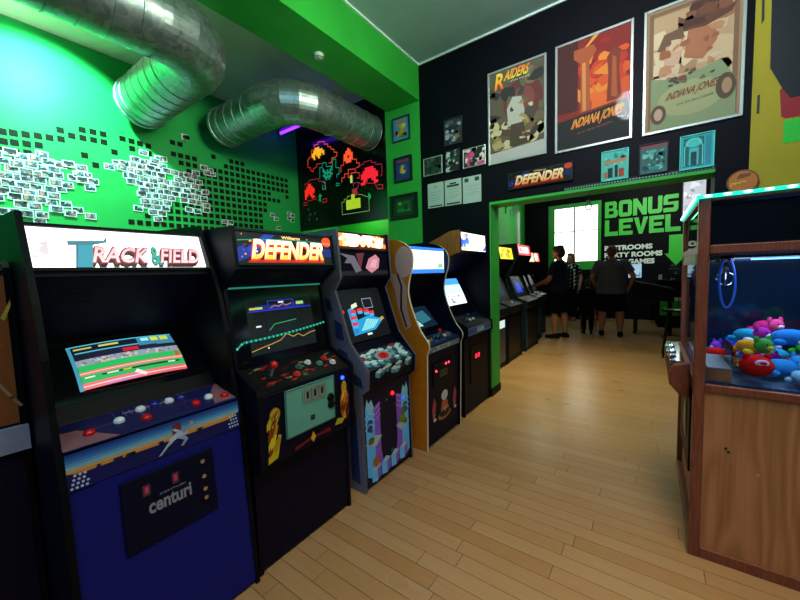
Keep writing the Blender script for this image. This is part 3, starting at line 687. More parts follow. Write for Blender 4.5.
paper('pale paper notice with black bar at foot, left of three notices', -2.345, -2.116, 2.328, 2.635, lambda p: (p.rect(.1, .04, .9, .09, '#2a3430'), p.rect(.4, .8, .6, .86, '#8fa59a')))
paper('pale paper notice with black heading block, middle of three notices', -2.099, -1.873, 2.325, 2.633, lambda p: (p.rect(.1, .04, .9, .1, '#2a3430'), p.rect(.14, .72, .86, .8, '#26302c'), p.rect(.3, .82, .7, .88, '#26302c')))
paper('pale paper notice with two dark corner emblems, right of three notices', -1.854, -1.622, 2.318, 2.628, lambda p: (p.rect(.1, .8, .32, .94, '#2c4a3c'), p.rect(.66, .8, .9, .94, '#2c4a3c')))
# pier pictures (generic shapes, no characters)
def d_p1(p):
    p.rect(0, 0, 1, 1, '#4f97c4'); p.up(); p.rect(.2, .84, .8, .93, '#d88a3a'); p.up(); p.blobs(8, ['#e2b422', '#d89a1a', '#f0d04a'], 5, (.12, .2), (.15, .2, .85, .75)); p.up(); p.blobs(4, ['#3a8a3a', '#b0582a'], 6, (.08, .14), (.15, .1, .85, .3))
def d_p2(p):
    p.rect(0, 0, 1, 1, '#24407a'); p.up(); p.rect(.12, .84, .88, .94, '#a23a4a'); p.up(); p.ell(.5, .48, .32, .26, '#2f5a9a'); p.up(); p.poly([(.3, .36), (.56, .28), (.72, .4), (.52, .5), (.62, .66), (.4, .7)], '#e0bf3a')
def d_p3(p):
    p.rect(0, 0, 1, 1, '#0b2a14'); p.up(); p.rect(.2, .2, .82, .82, '#0f5a26'); p.up(); p.poly([(.2, .2), (.82, .2), (.82, .36), (.5, .44), (.2, .36)], '#1a7a36'); p.up(); p.ell(.62, .46, .12, .16, '#10301c'); p.rect(.26, .62, .4, .76, '#8fae2a')
framed('framed_print', 'framed blue print with yellow shape, topmost of three on green pier', 'picture', -2.876, -2.59, 3.265, 3.578, '#27484f', d_p1, .018)
framed('framed_print', 'dark-framed navy print with yellow wedge, middle of three on green pier', 'picture', -2.865, -2.572, 2.73, 3.063, '#20262a', d_p2, .026)
framed('framed_print', 'wide black-framed green print, lowest of three on green pier', 'picture', -2.954, -2.5, 2.241, 2.57, '#0a0d0c', d_p3, .05)

# small marquee sign above opening
def def_art(p, letters='DEFENDER', lit=False):
    p.rect(0, 0, 1, 1, '#07090f'); p.up()
    p.poly([(0, .1), (.14, .3), (.06, .6), (0, .5)], '#0e2470'); p.poly([(.06, .45), (.16, .3), (.36, .95), (.26, .95)], '#122f80'); p.poly([(.8, .3), (.9, .6), (1, .6), (1, .3)], '#0c1c58'); p.up()
    p.ell(.95, .84, .06, .17, '#d8401e'); p.up(); p.blobs(30, ['#3a5aa8', '#ffe08a', '#7a2a1a', '#c08a2a'], 3, (.004, .010), (.02, .05, .98, .95)); p.up()
    p.poly([(.06, .02), (.9, .06), (.86, .2), (.1, .16)], '#8a1a10'); p.up(); p.text('Williams', .42, .84, .62, .93, '#ffcf6a', .01); p.up()
    p.text(letters, .12, .12, .90, .74, '#c02a0c', .06, .05); p.up(); p.text(letters, .13, .18, .90, .78, '#fff8c8', .045, .05, col2='#ff9a14')
root = thing('marquee_sign', 'dark blue backlit-style sign with yellow lettering above the opening', 'sign', (-.97, YW, 2.47))
m = MB(); m.box((-1.3, YW-.03, 2.385), (-.648, YW+.001, 2.565), C('#08090c')); m.build('sign_board', M['paint'], root, bevel=.004)
m = MB(); p = PL(m, (-1.29, YW-.031, 2.392), (1, 0, 0), (0, 0, 1), .632, .166, .0008); def_art(p); m.build('sign_art', M['art'], root)
# film-strip border along opening
root = thing('film_border', 'strip of small pale squares along top edge of the opening', 'decoration', (-.15, YW, 2.3))
m = MB(); m.box((-.73, YW-.004, 2.290), (.42, YW+.001, 2.325), C('#0c1512')); m.build('strip', M['paint'], root)
m = MB(); p = PL(m, (-.73, YW-.0045, 2.290), (1, 0, 0), (0, 0, 1), 1.15, .035, .0006)
for i in range(48): p.rect((i+.2)/48, .25, (i+.7)/48, .62, '#5fae90')
m.build('perforations', M['paint'], root)
# orange round sign
root = thing('round_sign', 'round orange plaque with yellow lettering behind the claw machine top', 'sign', (.585, YW, 2.15))
m = MB(); m.tube((.585, YW+.001, 2.15), (.585, YW-.02, 2.15), .095, col=C('#8a4a1c'), seg=32); m.build('rim', M['paint'], root)
m = MB(); p = PL(m, (.49, YW-.0205, 2.055), (1, 0, 0), (0, 0, 1), .19, .19, .0006); p.ell(.5, .5, .44, .44, '#c8742a', 32); p.up(); p.line([(.14, .38), (.2, .54), (.26, .40), (.32, .54), (.38, .42), (.46, .52), (.58, .50)], .008, '#f2c832'); p.poly([(.3, .62), (.7, .7), (.76, .82), (.4, .84)], '#7a4a20'); m.build('face', M['paint'], root)
# mural board on yellow wall
root = thing('mural_board', 'dark chamfered mural shape with red and green bands on yellow wall', 'artwork', (.95, YW, 2.3))
m = MB(); p = PL(m, (.62, YW-.001, 2.3), (1, 0, 0), (0, 0, 1), 1, 1, .002); p.up()
p.poly([(.076, 1.82), (.093, .682), (.162, .513), (.207, .427), (.9, .41), (.9, 1.82)], '#0b0b18'); m.build('dark_shape', M['paint'], root)
m = MB(); p = PL(m, (.62, YW-.001, 2.3), (1, 0, 0), (0, 0, 1), 1, 1, .002); p.up(); p.poly([(.15, .50), (.165, .30), (.19, .283), (.9, .27), (.9, .41), (.207, .427), (.162, .513)], '#a01722'); m.build('red_band', M['paint'], root)
m = MB(); p = PL(m, (.62, YW-.001, 2.3), (1, 0, 0), (0, 0, 1), 1, 1, .002); p.up(); p.rect(.18, .10, .9, .268, '#2fcf3a'); m.build('green_band', M['paint'], root)
m = MB(); p = PL(m, (.62, YW-.001, 2.3), (1, 0, 0), (0, 0, 1), 1, 1, .002); p.up(); p.rect(.03, .36, .045, .5, '#332b10'); p.poly([(.035, 1.02), (.05, 1.05), (.045, 1.3), (.03, 1.4)], '#332b10'); m.build('paint_mark', M['paint'], root)
# pendant bulb in opening
root = thing('pendant_bulb', 'clear glass bulb hanging from top of opening', 'lamp', (-.533, 4.12, 2.262))
m = MB(); m.tube((-.533, 4.12, 2.262), (-.533, 4.12, 2.2), .006, col=C('#202020'), seg=8); m.build('cord', M['paint'], root)
m = MB(); m.tube((-.533, 4.12, 2.2), (-.533, 4.12, 2.17), .016, col=C('#8f8f88'), seg=12); m.build('socket', M['metal'], root)
m = MB(); m.ball((-.533, 4.12, 2.135), (.032, .032, .04), C('#cfe8d8')); m.build('bulb', M['glass'], root, smooth=True)
# white paper streamer
root = thing('paper_streamer', 'zigzag of white paper strips under top left corner of opening', 'decoration', (-1.36, 4.19, 2.262))
for k, (x, z0, z1) in enumerate(((-1.43, 2.262, 2.18), (-1.37, 2.22, 2.13), (-1.335, 2.262, 2.15), (-1.29, 2.262, 2.17))):
    m = MB(); m.box((x, 4.185, z1), (x+.022, 4.187, z0), C('#e8efe8')); m.build('paper_strip', M['paper'], root)

# ================================================================== ARCADE CABINETS
BK = '#070a20'
def arcade(label, y0, y1, side, inner, sidecol, edgecol, smat='vinyl', incol=BK, xr=-2.35, cat='arcade machine', group=None, t=.02, edge=.006):
    """side: outline of the side panels; inner: outline of the housing between them"""
    xm = sum(p[0] for p in side)/len(side)
    root = thing('arcade_cabinet', label, cat, (-1.95, (y0+y1)/2, 0), group=group)
    for a in (y0, y1-t):
        ca, cb = (C(sidecol), C(incol)) if a == y0 else (C(incol), C(sidecol))
        m = MB(); m.prism(side, a, a+t, C(edgecol), capcol=ca, capcol2=cb); m.build('side_panel', M[smat], root)
    m = MB(); m.prism(inner, y0+t, y1-t, C(incol)); m.build('housing', M['vinyl'], root)
    return root
def face(mb, a, b, y0, y1, lift=.0012):
    """plane on the housing face from lower (x,z) a to upper b, between y0 and y1"""
    d = Vector((b[0]-a[0], 0, b[1]-a[1]))
    p = PL(mb, (a[0], y0, a[1]), (0, 1, 0), d, y1-y0, d.length, lift); p.k = 1
    return p
def slab(p, th, col, mb=None):
    """raised plate as a box on plane p covering it fully"""
    pass
def plate(root, name, a, b, y0, y1, th, col, mat='vinyl', bevel=0):
    """flat box lying on face a->b, thickness th outward"""
    d = Vector((b[0]-a[0], 0, b[1]-a[1])).normalized(); n = Vector((0, 1, 0)).cross(d)
    m = MB(); A = Vector((a[0], 0, a[1])); B = Vector((b[0], 0, b[1])); o = n*th
    prof = [(A.x, A.z), (B.x, B.z), ((B+o).x, (B+o).z), ((A+o).x, (A+o).z)]
    m.prism(prof, y0, y1, C(col)); return m.build(name, M[mat], root, bevel=bevel)
def off(a, b, th):
    d = Vector((b[0]-a[0], 0, b[1]-a[1])).normalized(); n = Vector((0, 1, 0)).cross(d)*th
    return (a[0]+n.x, a[1]+n.z), (b[0]+n.x, b[1]+n.z)
def lerp(a, b, t): return (a[0]+(b[0]-a[0])*t, a[1]+(b[1]-a[1])*t)
def knob(root, parent, a, b, y0, y1, u, v, kind, col):
    d = Vector((b[0]-a[0], 0, b[1]-a[1])); n = Vector((0, 1, 0)).cross(d.normalized())
    p = Vector((a[0], y0+(y1-y0)*u, a[1]))+d*v; m = MB()
    if kind == 'button':
        m.sweep([p, p+n*.006, p+n*.007, p+n*.016, p+n*.018], [.020, .020, .013, .013, .009], C(col), 14)
        return m.build('button', M['plastic'], parent, smooth=True)
    if kind == 'big':
        m.sweep([p, p+n*.006, p+n*.014, p+n*.018], [.019, .019, .015, .006], C(col), 16)
        return m.build('button', M['plastic'], parent, smooth=True)
    m.sweep([p, p+n*.005], [.03, .03], C('#15151a'), 16); m.tube(p, p+n*.06, .006, col=C('#999'), seg=8)
    m.ball(p+n*.075, .02, C(col)); return m.build('joystick', M['plastic'], parent, smooth=True)

# ---------- 1. big blue sports machine
y0, y1 = .230, .885
side = [(-2.4, 0), (-1.545, 0), (-1.595, .80), (-1.63, .93), (-1.66, 1.06), (-1.675, 1.24), (-1.725, 1.43), (-1.80, 1.60), (-1.885, 1.775), (-2.4, 1.80)]
inner = [(-2.39, .02), (-1.555, .02), (-1.615, .825), (-1.62, .915), (-1.82, .955), (-1.86, 1.02), (-2.11, 1.245), (-2.095, 1.275), (-1.815, 1.53), (-1.895, 1.735), (-2.39, 1.775)]
TF = arcade('tall navy arcade machine with white lit marquee, nearest the camera', y0, y1, side, inner, '#0d0f22', '#06070c', incol='#05070f')
a, b = (-1.555, .02), (-1.615, .825); ya, yb = y0+.02, y1-.02
plate(TF, 'front_panel', a, lerp(a, b, .995), ya, yb, .004, '#161a6e', 'vinyl')
# marquee
ma, mb_ = (-1.818, 1.548), (-1.888, 1.722)
m = MB(); p = face(m, ma, mb_, ya, yb); p.rect(0, 0, 1, 1, '#fbf7fa'); mq = m.build('marquee', M['glow2'], TF)
m = MB(); p = face(m, ma, mb_, ya, yb); p.lift = .0008; p.k = 2
p.blobs(5, ['#f2d4dc', '#efe2e6'], 2, (.01, .03), (.01, .3, .09, .8)); p.up()
p.lift = .0006
for st, u0, u1 in (('RACK', .295, .615), ('FIELD', .685, .965)):
    for d in (.012, .008, .004): p.text(st, u0-d, .17-d*7, u1-d, .60-d*7, '#2a0810', .07, .10); p.up()
    p.text(st, u0, .17, u1, .60, '#b01838', .07, .10)
    p.up(); p.text(st, u0+.006, .20, u1-.002, .58, '#f8c8d0', .025, .10, col2='#fff4f6'); p.up()
p.poly([(.195, .02), (.275, .02), (.30, .60), (.22, .60)], '#0c6a8a'); p.up(); p.poly([(.205, .08), (.28, .08), (.305, .60), (.232, .60)], '#12a0b8'); p.poly([(.18, .58), (.30, .60), (.38, .68), (.385, .82), (.365, .72), (.18, .68)], '#1a8090'); p.up()
p.text('&', .618, .10, .684, .60, '#123a3a', .05); p.up(); p.text('&', .622, .13, .686, .62, '#2fb8a0', .02); p.up()
m.build('marquee_lettering', M['glow1'], mq)
for zz in (ma, lerp(ma, mb_, .985)):
    plate(TF, 'marquee_retainer', zz, lerp(zz, (zz[0]-.004, zz[1]+.012), 1), ya, yb, .012, '#08080c')
# speaker panel grille
a, b = (-2.093, 1.277), (-1.818, 1.527)
m = MB(); p = face(m, a, b, ya, yb)
# this face looks down and forward
p.k = .5; p.rect(0, 0, 1, 1, '#0a0c2c'); p.up()
for k in range(4): p.rect(.16, .58+k*.075, .30, .62+k*.075, '#01020a')
m.build('speaker_grille', M['vinyl'], TF)
# screen bezel + tube
a, b = (-1.862, 1.022), (-2.108, 1.243)
m = MB(); p = face(m, a, b, ya, yb); p.rect(0, 0, 1, 1, '#07080e'); m.build('screen_bezel', M['gloss'], TF)
sa, sb = lerp(a, b, .14), lerp(a, b, .88)
m = MB(); p = face(m, sa, sb, .362, .770, .0006); p.bulge = .026; p.k = 3
def d_tf(p):
    p.rect(0, 0, 1, 1, '#101426'); p.up(); p.rect(0, .86, .62, .98, '#0a1030'); p.rect(.62, .72, 1, .99, '#3a7fa0'); p.up()
    p.rect(0, .97, 1, 1, '#49b9c9'); p.rect(0, 0, .03, 1, '#3a90a8'); p.rect(.66, .86, .74, .95, '#9fe6ea'); p.rect(.76, .84, .84, .96, '#c9d64a'); p.rect(.86, .84, .95, .96, '#b9d04a'); p.rect(.05, .88, .2, .92, '#c9b94a'); p.rect(.26, .88, .44, .93, '#d8c45a')
    p.rect(.05, .78, .62, .81, '#4fb4c4'); p.rect(.14, .62, .8, .74, '#141836'); p.rect(.45, .65, .6, .74, '#c41a2e'); p.up()
    p.rect(.03, .47, 1, .62, '#8a97a0'); p.up(); p.blobs(60, ['#b9c2c4', '#6a7680', '#d0b0a0', '#5a6470'], 2, (.008, .016), (.04, .48, .99, .61)); p.up()
    p.rect(.03, .34, 1, .47, '#22b45a'); p.rect(.03, .27, 1, .34, '#e86a6a'); p.rect(.03, .30, 1, .315, '#f4d8d0'); p.rect(.03, .12, 1, .27, '#1fae55'); p.rect(.03, 0, 1, .12, '#e4606a'); p.up()
    p.rect(.03, .05, 1, .065, '#f6e0da'); p.rect(.2, .20, .95, .235, '#18221c'); p.rect(.24, .205, .34, .23, '#e8e8e8'); p.rect(.38, .205, .46, .23, '#d8c43a'); p.rect(.82, .205, .9, .23, '#e8e8e8'); p.rect(.06, .205, .14, .23, '#f0f0f0'); p.up()
    p.poly([(.47, .12), (.56, .02), (.59, .06), (.5, .18)], '#f2dada'); p.rect(.93, .34, .98, .46, '#b8542a'); p.rect(.22, .02, .5, .05, '#b07ad0')
d_tf(p); m.build('screen', M['scr'], TF)
# control panel
a, b = (-1.618, .918), (-1.818, .957)
cp = plate(TF, 'control_panel', a, b, ya, yb, .008, '#141c52', 'art', .003)
a, b = off(a, b, .008)
m = MB(); p = face(m, a, b, ya, yb)
p.poly([(0, 0), (.26, 0), (.1, .62), (0, .66)], '#8a5a66'); p.poly([(.98, .98), (1, .98), (1, .05), (.84, .05), (.9, .6)], '#8a5a66'); p.frame(.0, .5, .3, .98, .003, '#7a4a5a'); p.frame(.7, .5, 1, .98, .003, '#7a4a5a'); p.frame(.42, .06, .68, .56, .003, '#4a3a6a'); p.up()
for i in range(9): p.rect(.35+i*.034, .62, .353+i*.034, .9, '#b06a7a')
p.rect(.34, .74, .66, .78, '#7a88b0'); m.build('panel_overlay', M['art'], cp)
for u, v, c in ((.14, .36, '#d01414'), (.30, .50, '#e8e8ee'), (.43, .30, '#d01414'), (.44, .72, '#e8e8ee'), (.53, .76, '#2a2a8a'), (.62, .74, '#e8e8ee'), (.70, .74, '#2a2a8a'), (.74, .28, '#d01414'), (.85, .40, '#e8e8ee'), (.95, .26, '#d01414')):
    knob(TF, cp, a, b, ya, yb, u, v, 'big', c)
# desert band on the panel lip
a, b = off((-1.612, .785), (-1.618, .915), .006)
m = MB(); p = face(m, a, b, ya, yb); p.rect(0, 0, 1, 1, '#14185a'); p.up()
for k, c in enumerate(['#d08a3a', '#c9a070', '#7fb0c8', '#5a9ac8', '#3a78b8', '#2c5aa8', '#20408a']): p.rect(0, .42+k*.083, 1, .42+(k+1)*.083, c)
p.up(); p.blobs(8, ['#1a1a3a', '#23204a'], 3, (.01, .03), (.1, .38, .95, .5)); p.poly([(0, 0), (.12, 0), (.06, .42), (0, .5)], '#14185a'); p.poly([(.9, 0), (1, 0), (1, .6), (.95, .5)], '#14185a'); p.up()
for r in range(4):
    for i in range(4-r//2):
        p.rect(.01+i*.022+r*.006, .05+r*.11, .022+i*.022+r*.006, .11+r*.11, '#c8d0f0'); p.rect(.975-i*.02-r*.004, .1+r*.12, .987-i*.02-r*.004, .16+r*.12, '#c8d0f0')
p.poly([(.50, .30), (.56, .42), (.62, .46), (.63, .60), (.57, .62), (.51, .48)], '#b8c4d8'); p.poly([(.60, .50), (.66, .66), (.645, .74), (.59, .60)], '#8f9cb8'); p.ell(.655, .76, .013, .07, '#b09a98'); p.up()
p.poly([(.44, .06), (.455, .06), (.50, .26), (.53, .34), (.51, .42), (.475, .24)], '#a8b6cc'); p.poly([(.55, .44), (.60, .30), (.575, .14), (.59, .12), (.625, .30), (.60, .48)], '#93a2bc'); p.poly([(.53, .60), (.59, .62), (.585, .92), (.535, .88)], '#7a2a3a'); p.poly([(.57, .56), (.53, .74), (.545, .76), (.59, .62)], '#c0cadc')
m.build('panel_lip_art', M['art'], TF)
# coin door
fa, fb = off((-1.555, .02), (-1.615, .825), .005)
def at(z): return lerp(fa, fb, (z-.02)/.805)
m = MB(); cd = plate(TF, 'coin_door', at(.47), at(.745), .385, .725, .012, '#090b24', 'vinyl', .004)
a, b = off(at(.47), at(.745), .0125)
m = MB(); p = face(m, a, b, .385, .725); p.text('centuri', .24, .42, .70, .62, '#8a8a98', .03); p.text('CENTURI', .36, .63, .64, .66, '#8a8aa0', .01); m.build('door_lettering', M['art'], cd)
for u in (.20, .50):
    m = MB(); p = face(m, a, b, .385, .725); p.rect(u, .70, u+.075, .86, '#2a0818'); p.up(); p.rect(u+.02, .74, u+.055, .83, '#7a1436'); m.build('coin_slot', M['glow1'], cd)
for v, s_ in ((.86, .04), (.62, .05), (.42, .04), (.28, .035)):
    m = MB(); p = face(m, a, b, .385, .725); q_ = p.P(.85*p.w, v*p.hh, 0); m.sweep([q_, tuple(Vector(q_)+p.n*.012)], [.011, .009], C('#b8bcc8'), 12); m.build('lock', M['chrome'], cd)

# ---------- 2. black machine with green LED cord
def def_cab():
    y0, y1 = .90, 1.555
    side = [(-2.4, 0), (-1.565, 0), (-1.565, .535), (-1.50, .565), (-1.495, .935), (-1.51, .965), (-1.675, 1.045), (-1.738, 1.447), (-1.61, 1.545), (-1.632, 1.755), (-2.4, 1.765)]
    inner = [(-2.39, .02), (-1.572, .02), (-1.572, .54), (-1.51, .57), (-1.505, .925), (-1.52, .95), (-1.69, 1.025), (-1.755, 1.45), (-1.625, 1.55), (-1.645, 1.74), (-2.39, 1.75)]
    R = arcade('black arcade machine with fiery yellow marquee and green light cord', y0, y1, side, inner, '#080a1c', '#070918')
    ya, yb = y0+.02, y1-.02
    ma, mb_ = (-1.622, 1.565), (-1.641, 1.735)
    m = MB(); p = face(m, ma, mb_, ya, yb); def_art(p); mq = m.build('marquee', M['glow2'], R)
    m = MB(); p = face(m, ma, mb_, ya, yb); p.k = 9; p.line([(.01, .72), (.2, .78), (.5, .82), (.8, .8), (.99, .76)], .004, '#10b8a0'); m.build('marquee_cord_reflection', M['glow1'], mq)  # teal reflection on the marquee, drawn as a glowing line
    for zz in (ma, mb_): plate(R, 'marquee_retainer', zz, (zz[0]-.002, zz[1]+.012), ya, yb, .012, '#15302c')
    # speaker panel below marquee slopes back
    a, b = (-1.752, 1.455), (-1.628, 1.548)
    m = MB(); p = face(m, a, b, ya, yb); 
    for k in range(5): p.rect(.3, .2+k*.13, .45, .25+k*.13, '#030305'); p.rect(.55, .2+k*.13, .7, .25+k*.13, '#030305')
    m.build('speaker_grille', M['paint'], R)
    m = MB(); m.tube((-1.748, ya, 1.452), (-1.748, yb, 1.452), .005, col=C('#1c7a6c'), seg=8); m.build('glass_edge_highlight', M['glow1'], R)  # highlight along the top of the glass, put in as a glowing edge
    # monitor glass
    a, b = (-1.692, 1.03), (-1.753, 1.445)
    m = MB(); p = face(m, a, b, ya, yb); p.rect(0, 0, 1, 1, '#06090a'); p.up(); p.rect(.13, .12, .87, .86, '#0a1512'); m.build('screen_bezel', M['gloss'], R)
    sa, sb = lerp(a, b, .14), lerp(a, b, .84)
    m = MB(); p = face(m, sa, sb, ya+.09, yb-.09, .0008); p.k = 3
    p.rect(0, 0, 1, 1, '#050d0b'); p.up(); p.rect(.12, .82, .88, .90, '#0a1a70'); p.frame(.30, .80, .70, .98, .004, '#1a34c8'); p.up()
    p.rect(.04, .83, .22, .87, '#b8c850'); p.rect(.74, .86, .86, .92, '#9fd070'); p.line([(.34, .84), (.4, .88), (.46, .85), (.52, .9), (.58, .86), (.66, .9)], .004, '#c08030'); p.rect(.46, .92, .54, .95, '#e8e8e8'); p.rect(.02, .79, .98, .81, '#1c2cd0'); p.up()
    p.line([(.0, .08), (.14, .12), (.3, .16), (.42, .20), (.52, .30), (.62, .22), (.7, .26), (.78, .19), (.9, .24), (1, .26)], .0035, '#c8a040'); p.line([(.28, .42), (.36, .52), (.7, .56)], .004, '#30a868'); p.rect(.1, .50, .17, .53, '#e8f0e0'); p.rect(.22, .08, .24, .11, '#f0e0a0')
    m.build('screen', M['scr'], R)
    # LED cord across glass
    m = MB(); pts = []; f = face(MB(), a, b, ya, yb)
    for i in range(45):
        u = i/44; t = max(0, u-.06)/.94; pts.append(f.P((.01+u*.95)*f.w, (.27+.06*min(1, u/.06)+.07*t*t+.02*t)*f.hh, .016))
    m.sweep(pts, .005, C('#0a6a58'), 6); cord = m.build('light_cord', M['glow1'], R)
    for i in range(0, 45):
        m2 = MB()
    m = MB()
    for q_ in pts[::2]: m.ball(q_, .0062, C('#22e0b8'), 8, 6)
    m.build('light_beads', M['glow1'], cord)
    # control panel
    a, b = (-1.506, .936), (-1.69, 1.027)
    cp = plate(R, 'control_panel', a, b, ya, yb, .006, '#0a0709', 'art', .003); a, b = off(a, b, .0065)
    m = MB(); p = face(m, a, b, ya, yb); rr = random.Random(4); p.rect(.04, .08, .96, .92, '#100a0c')
    for i in range(60):
        u = rr.uniform(.06, .92); v = rr.uniform(.12, .86); p.k += .02
        p.poly([(u, v), (u+rr.uniform(.03, .08), v+rr.uniform(-.02, .1)), (u+rr.uniform(.02, .07), v+.09), (u-.02, v+.05)], rr.choice(['#5a1010', '#8a1818', '#7a7458', '#2a4442', '#0c0a0c', '#a02222', '#0c0a0c', '#0c0a0c', '#4a0c0c']))
    m.build('panel_overlay', M['art'], cp)
    knob(R, cp, a, b, ya, yb, .2, .5, 'stick', '#e02020'); 
    for u, v, c in ((.42, .3, '#d02a2a'), (.5, .55, '#3a6a68'), (.72, .45, '#4a8a88'), (.62, .62, '#d8d8d8'), (.82, .6, '#c82a2a'), (.86, .35, '#d8d8d8')): knob(R, cp, a, b, ya, yb, u, v, 'button', c)
    # front box
    fa, fb = (-1.5085, .575), (-1.5035, .92)
    m = MB(); p = face(m, fa, fb, ya, yb)
    def fl(u, v, s, sd, pal):
        rr = random.Random(sd)
        for i in range(16):
            uu = u+rr.uniform(-.035, .05)*s; vv = v+rr.uniform(-.2, .22)*s; p.k += .05
            p.poly([(uu, vv), (uu+.03*s, vv+.05), (uu+.06*s, vv+.2*s), (uu+.04*s, vv+.22*s), (uu+.0*s, vv+.1*s)], rr.choice(pal))
    p.poly([(.04, .02), (.13, .06), (.17, .38), (.12, .42), (.05, .3)], '#c8b81e'); p.up(); fl(.06, .3, 1, 3, ['#c8b81e', '#b8861a', '#8a3a1a', '#140a06', '#140a06', '#d8c830']); p.up()
    p.ell(.115, .72, .05, .1, '#a8861e'); p.up(); fl(.09, .62, .5, 8, ['#7a2a1a', '#d8b83a']); p.up()
    m.build('flame_art', M['art'], R); m = MB(); p = face(m, fa, fb, ya, yb); p.k = 1; p.ell(.90, .42, .055, .26, '#c8761e'); p.ell(.90, .72, .035, .12, '#c89a2e'); p.up(); fl(.87, .3, .9, 5, ['#d89a3a', '#7a2410', '#200c06', '#a85a1c', '#e8b84a']); p.poly([(.76, .12), (.86, .1), (.9, .18), (.8, .22)], '#b8a82a'); p.up()
    m.build('flame_art', M['art'], R); m = MB(); p = face(m, fa, fb, ya, yb); p.k = 1; p.poly([(.47, .1), (.5, .02), (.53, .1), (.5, .2)], '#e0a82a'); p.poly([(.3, .02), (.47, .08), (.47, .12), (.3, .08)], '#6a1612'); p.poly([(.53, .08), (.72, .06), (.7, .14), (.53, .12)], '#6a1612')
    m.build('flame_art', M['art'], R)
    ca, cb = off((-1.5075, .662), (-1.5035, .958-.055), .004)
    cd = plate(R, 'coin_door', (-1.5072, .668), (-1.5034, .922), 1.05, 1.388, .01, '#5fa898', 'paint', .003)
    a, b = off((-1.5072, .668), (-1.5034, .922), .0105); m = MB(); p = face(m, a, b, 1.05, 1.388); p.frame(0, 0, 1, 1, .006, '#3a655e'); p.rect(.46, .18, .55, .3, '#16302c'); m.build('door_trim', M['paint'], cd)
    m = MB(); p = face(m, a, b, 1.05, 1.388); p.k = 2; p.rect(.32, .60, .80, .92, '#7fa8a0'); p.up(); p.frame(.32, .60, .80, .92, .005, '#b8d0cc'); p.up()
    for u in (.36, .51, .66): p.frame(u, .66, u+.1, .88, .004, '#d0e0de'); p.rect(u+.035, .7, u+.07, .84, '#05080a')
    m.build('coin_plate', M['metal'], cd)
    for u, v in ((.90, .52), (.91, .36)):
        m = MB(); p = face(m, a, b, 1.05, 1.388); q_ = Vector(p.P(u*p.w, v*p.hh, 0)); m.sweep([q_, q_+p.n*.012], [.026, .020], C('#0a1012'), 14); m.build('lock', M['metal'], cd)
    m = MB(); p = face(m, fa, fb, ya, yb); q_ = Vector(p.P(.885*p.w, .90*p.hh, 0)); m.ball(q_, .012, C('#1a3cff')); m.build('blue_lamp', M['glow6'], R, smooth=True)
    return R
def_cab()

# ---------- 3. isometric fortress machine
y0, y1 = 1.69, 2.275
side = [(-2.4, 0), (-1.555, 0), (-1.565, .69), (-1.505, .735), (-1.495, .86), (-1.65, 1.04), (-1.775, 1.40), (-1.715, 1.48), (-1.735, 1.82), (-2.4, 1.82)]
inner = [(-2.39, .02), (-1.565, .02), (-1.572, .70), (-1.52, .74), (-1.51, .845), (-1.66, .945), (-1.72, 1.0), (-1.86, 1.40), (-1.735, 1.485), (-1.757, 1.81), (-2.39, 1.81)]
ZX = arcade('arcade machine with cyan fortress art front and grey-lilac side panel', y0, y1, side, inner, '#77738a', '#5a5666')
ya, yb = y0+.02, y1-.02
m = MB(); p = PL(m, (-1.56, y0-.0015, 0), (-1, 0, 0), (0, 0, 1), .3, 1, .0006)
# side art on the panel that shows beside its neighbour
for sgn, yy in ((1, y0-.001),):
    for (x0_, z0_, x1_, z1_) in ((-1.60, .05, -1.68, .62), (-1.54, .74, -1.62, .84), (-1.70, 1.05, -1.78, 1.2), (-1.66, .9, -1.75, 1.0), (-1.80, 1.25, -1.9, 1.36)):
        m.poly([(x0_, yy, z0_), (x1_, yy, z0_+.02), (x1_-.01, yy, z1_), (x0_-.02, yy, z1_-.03)], C('#26336a'))
m.build('side_art', M['art'], ZX)
ma, mb_ = (-1.7495, 1.69), (-1.7568, 1.803)
m = MB(); p = face(m, ma, mb_, ya, yb); p.rect(0, 0, 1, 1, '#3a0d08'); p.up(); p.blobs(40, ['#ffe8c0', '#fff4e0', '#ffb060', '#ff7a3a', '#f8d8d0'], 4, (.03, .08), (.0, .15, .98, .95)); p.up(); p.text('ZAXXON', .10, .16, .92, .86, '#fff8ea', .05, .05, col2='#ffc878'); mq = m.build('marquee', M['glow2'], ZX)
plate(ZX, 'marquee_retainer', (ma[0]+.001, ma[1]-.012), ma, ya, yb, .012, '#1a1214')
# art strip under the marquee
m = MB(); p = face(m, (-1.737, 1.50), (-1.7500, 1.675), ya, yb); p.rect(0, 0, 1, 1, '#17131a'); p.up(); p.poly([(.02, .9), (.3, .8), (.42, .2), (.3, .1), (.22, .5), (.1, .5), (.16, .7)], '#6a6672'); p.poly([(.33, .9), (.5, .95), (.4, .25)], '#6a2a3a'); p.up(); p.poly([(.5, .3), (.58, .7), (.74, .9), (.82, .7), (.78, .3), (.62, .08)], '#d88a9a'); p.up(); p.poly([(.58, .34), (.66, .66), (.76, .68), (.72, .3)], '#e8b0ba'); m.build('header_art', M['glow1'], ZX)
a, b = (-1.722, 1.005), (-1.857, 1.395)
m = MB(); p = face(m, a, b, ya, yb); p.rect(0, 0, 1, 1, '#05060c'); m.build('screen_bezel', M['gloss'], ZX)
m = MB(); p = face(m, lerp(a, b, .02), lerp(a, b, .99), ya-.075, yb+.06, .0008); p.k = 2; p.rect(.12, 0, .91, 1, '#04050c'); p.up()
p.poly([(.30, .12), (.66, .16), (.84, .34), (.60, .46), (.42, .4), (.38, .66), (.30, .62)], '#1f9ad0'); p.up(); p.poly([(.42, .18), (.64, .2), (.76, .34), (.56, .4)], '#8fe0e8'); p.poly([(.31, .14), (.38, .16), (.40, .62), (.31, .6)], '#2a7ad0'); p.up()
